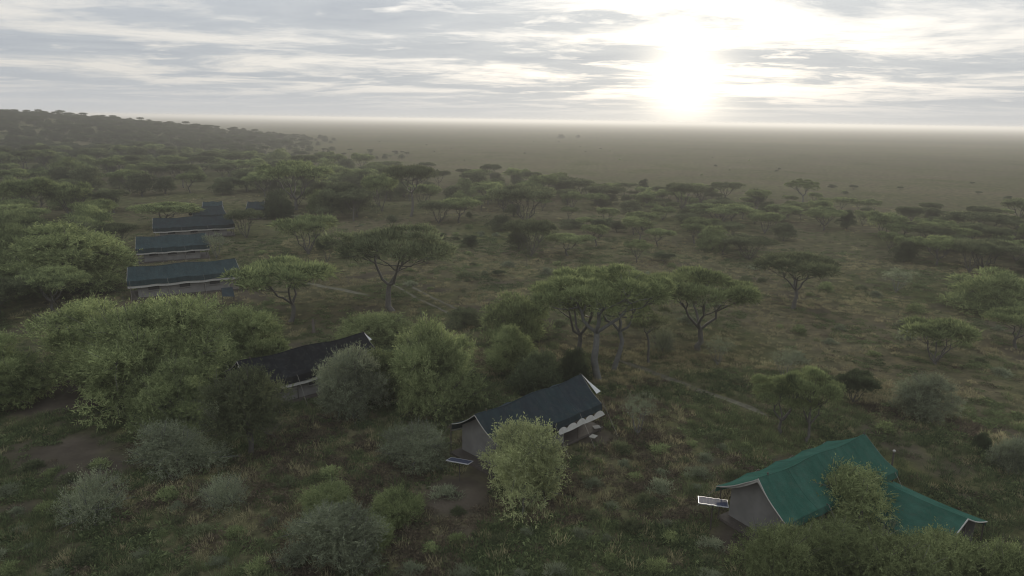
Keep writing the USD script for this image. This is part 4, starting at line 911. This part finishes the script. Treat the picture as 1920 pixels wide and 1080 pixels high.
def skyline_and_hill():
    r = np.random.default_rng(20)
    # trees standing on the hill's skyline, each at its place
    S = [(12, 212, 34, 13, "hill_round", "broad dark treetop at the very left end of the hill's skyline"), (45, 212, 16, 8, "hill_round", "small round treetop next to the leftmost one on the skyline"),
         (73, 218, 12, 17, "hill_umbrella", "thin-stemmed tree standing highest on the skyline near its left end"), (90, 219, 14, 9, "hill_round", "round tree right beside the thin-stemmed highest one"),
         (115, 219, 17, 13, "hill_umbrella", "umbrella tree on the skyline, third clear one from the left"), (148, 226, 12, 9, "hill_round", "round treetop on the skyline left of the long flat pair"),
         (213, 232, 26, 12, "hill_umbrella", "long flat umbrella tree, left of the flat pair on the skyline"), (237, 236, 13, 9, "hill_umbrella", "short flat umbrella tree, right of the flat pair on the skyline"),
         (258, 240, 14, 9, "hill_round", "dome-shaped tree on the skyline just right of the flat pair"), (290, 246, 13, 9, "hill_round", "dome-shaped tree midway along the falling skyline"),
         (330, 252, 8, 9, "hill_round", "small pointed tree midway along the falling skyline"),
         (387, 250, 12, 13, "hill_umbrella", "lone mushroom-shaped tree on the falling skyline"), (467, 258, 15, 10, "hill_umbrella", "lone mushroom-shaped tree lower down the falling skyline"),
         (424, 258, 16, 7, "hill_round", "low wide tree between the two mushroom-shaped ones"), (568, 274, 18, 9, "hill_round", "wide hazy tree near the hill's right foot"), (622, 283, 18, 8, "hill_round", "wide hazy tree at the hill's right foot")]
    for px, py, W, H, k, lab in S:
        # walk the sight line to where it meets the hill near its crest
        d = ray(px, py); best = None
        for s in np.arange(330, 640, 1.0):
            q = EYE + d * s / d[1]
            g = float(height(q[0], q[1]))
            if best is None or q[2] - g < best[0] - 1e-9: best = (q[2] - g, q[0], q[1])
            if q[2] <= g: break
        _, x, y = best
        R = W * y / FPX / 2; plant(k, x, y, R, min(max(H * y / FPX, 1.2), 22.7 - float(height(x, y))), lab, None, r.uniform(0, 360), "skyline_tree", "tree")
    # the wooded hillside that reads as one mass
    pts, k = [], []
    while len(pts) < 2300:
        x, y = r.uniform(-560, -100), r.uniform(285, 620)
        e = float(hill(x, y))
        if e < 0.25 and r.uniform() > 0.35: continue
        if x < -0.86 * y - 20 or r.uniform() > smooth01((-0.235 - x / y) / 0.17): continue
        if fb(np.array([x]), np.array([y]), 30.0, 2, 12)[0] < 0.33: continue
        pts.append((x, y, float(height(x, y)) - 0.05)); k.append(0 if r.uniform() < 0.35 else 1)
    n = len(pts); S = np.empty((n, 3), np.float32)
    R = r.uniform(1.6, 3.4, n); Hh = R * r.uniform(1.0, 1.5, n) * np.where(np.array(k) == 0, 1.15, 0.95)
    cap = 22.8 - np.array(pts)[:, 2]; Hh = np.minimum(Hh, cap)
    R0 = np.array([CLASSES[q][1] for q in ("hill_umbrella", "hill_round")])[k]; H0 = np.array([CLASSES[q][2] for q in ("hill_umbrella", "hill_round")])[k]
    S = np.column_stack([R / R0, R / R0, Hh / H0])
    instancer("hillside_woodland", np.array(pts), S, r.uniform(0, 360, n), k, ["hill_umbrella", "hill_round"], "dense hazy acacia woodland covering the low hill at far left", "woodland")

def instancer(name, pts, scales, yaw, kinds, classes, label, cat):
    pi = UsdGeom.PointInstancer.Define(stage, numbered("/World", name)); path = str(pi.GetPath())
    targets = []
    for c in classes:
        q = UsdGeom.Xform.Define(stage, f"{path}/kinds/{c}"); q.GetPrim().GetReferences().AddInternalReference(CLASSES[c][0]); targets.append(q.GetPath())
    pi.CreatePrototypesRel().SetTargets(targets)
    pi.CreateProtoIndicesAttr(Vt.IntArray([int(i) for i in kinds]))
    pi.CreatePositionsAttr(Vt.Vec3fArray.FromNumpy(np.asarray(pts, np.float32)))
    pi.CreateScalesAttr(Vt.Vec3fArray.FromNumpy(np.asarray(scales, np.float32)))
    a = np.radians(yaw) / 2
    pi.CreateOrientationsAttr(Vt.QuathArray([Gf.Quath(float(math.cos(t)), 0.0, 0.0, float(math.sin(t))) for t in a]))
    tag(pi.GetPrim(), label, cat, None, "stuff")
skyline_and_hill()

# ---------------------------------------------------------------- ground cover
def make_tufts():
    def tuft(name, seed, n, R, H, L, W, leaf, style):
        r = np.random.default_rng(seed); P = new_class(name, R, H)
        a, q = r.uniform(0, 2 * np.pi, n), R * np.sqrt(r.uniform(0, 1, n))
        if style == "blade":
            C = np.column_stack([q * np.cos(a), q * np.sin(a), np.full(n, -0.02)])
            D = np.column_stack([np.cos(a) * 0.55 * q / R, np.sin(a) * 0.55 * q / R, np.ones(n)]) + r.normal(size=(n, 3)) * 0.28
        else:
            C = np.column_stack([q * np.cos(a), q * np.sin(a), H * (1 - (q / R) ** 2) * r.uniform(0.15, 0.8, n)])
            D = np.column_stack([np.cos(a), np.sin(a), np.full(n, 0.5)]) + r.normal(size=(n, 3)) * 0.7
        V, F = sprigs(C, D, L, W, r)
        p = obj("leaves" if style != "blade" else "blades", (V, F), leaf, P)
        primvar(p, "tint", tints(n, r))
    for i in range(2):
        tuft(f"herb_{i}", 71 + i, 70, 0.42, 0.30, 0.17, 0.07, HERB, "mound")
        tuft(f"grass_{i}", 81 + i, 60, 0.34, 0.35, 0.34, 0.028, HERB, "blade")
        tuft(f"dry_{i}", 91 + i, 60, 0.34, 0.35, 0.32, 0.026, DRY, "blade")
        tuft(f"russet_{i}", 101 + i, 60, 0.40, 0.26, 0.16, 0.06, RUSSET, "mound")
make_tufts()

def ground_cover():
    r = np.random.default_rng(44)
    def field(r0, r1, n, smin, smax):
        rad = np.sqrt(r.uniform(r0 ** 2, r1 ** 2, n)); az = np.radians(r.uniform(-41, 41, n))
        x, y = rad * np.sin(az), rad * np.cos(az)
        soil = soil_mask(x, y)
        tr = np.full(n, 9.0)
        for pts, hw, how in TRACKS:
            P = np.array([at(*q)[:2] for q in pts])
            for a, b in zip(P[:-1], P[1:]):
                d = b - a; t = np.clip(((x - a[0]) * d[0] + (y - a[1]) * d[1]) / (d @ d), 0, 1)
                dist = np.hypot(x - a[0] - t * d[0], y - a[1] - t * d[1])
                tr = np.minimum(tr, np.abs(dist - 0.8) + 0.25 if how == "tyre" else dist)
        ok = (r.uniform(size=n) > soil * 1.05) & (tr > 0.45)
        for cx, cy, h, a, b in TENT_BOXES:
            u, v = (x - cx) * math.cos(h) + (y - cy) * math.sin(h), -(x - cx) * math.sin(h) + (y - cy) * math.cos(h)
            ok &= ~((np.abs(u) < a - 0.5) & (np.abs(v) < b - 0.6))
        patch = fb(x, y, 7.0, 3, 61); fine = fb(x, y, 2.2, 2, 62); wide = fb(x, y, 40.0, 2, 63)
        ok &= r.uniform(size=n) < 0.25 + 1.6 * np.clip(fine - 0.25, 0, 1)
        ok &= r.uniform(size=n) > smooth01((rad - 90) / 150)
        k = np.where(patch + 0.5 * (wide - 0.5) > 0.47, np.where(fine > 0.5, 0, 1), np.where(fine > 0.52, 3, 2))
        k = np.where((k == 3) & (rad > 55), 2, k)
        k = np.where((k == 2) & (rad < 50) & (r.uniform(size=n) < 0.7), np.where(wide > 0.5, 3, 0), k)
        flip = r.uniform(size=n) < 0.25; k = np.where(flip, r.integers(0, 4, n), k)
        k = k * 2 + r.integers(0, 2, n)
        s = r.uniform(smin, smax, n) * (0.7 + 0.6 * fine)
        S = np.column_stack([s, s, s * r.uniform(0.7, 1.25, n) * np.where(rad > 55, 0.72, 1.0)])
        z = height(x, y)
        return np.column_stack([x, y, z])[ok], S[ok], k[ok]
    order = ["herb_0", "herb_1", "grass_0", "grass_1", "dry_0", "dry_1", "russet_0", "russet_1"]
    A = [field(22, 60, 27000, 0.55, 1.05), field(60, 120, 20000, 0.55, 1.05), field(120, 240, 11000, 0.7, 1.2)]
    for (p, S, k), lab in zip(A, ("low mixed herbs and grass carpeting the dark foreground between tents and bushes", "tussocky olive and brown grass in the middle distance", "thin pale grass fading out over the plain's near edge")):
        instancer("ground_cover", p, S, r.uniform(0, 360, len(p)), k, order, lab, "grass")
ground_cover()

# ---------------------------------------------------------------- haze
def haze():
    m = mat("haze_air", {"v": ("principled_volume", {"color": (0.51, 0.507, 0.50), "density": 0.0004, "anisotropy": 0.38})}, [], volume="v.volume")
    b = trimesh.creation.box((64000, 64000, 25.0)); b.apply_translation((0, 0, 23.0 - 12.5))
    tag(obj("haze", b, m), kind="stuff")
haze()
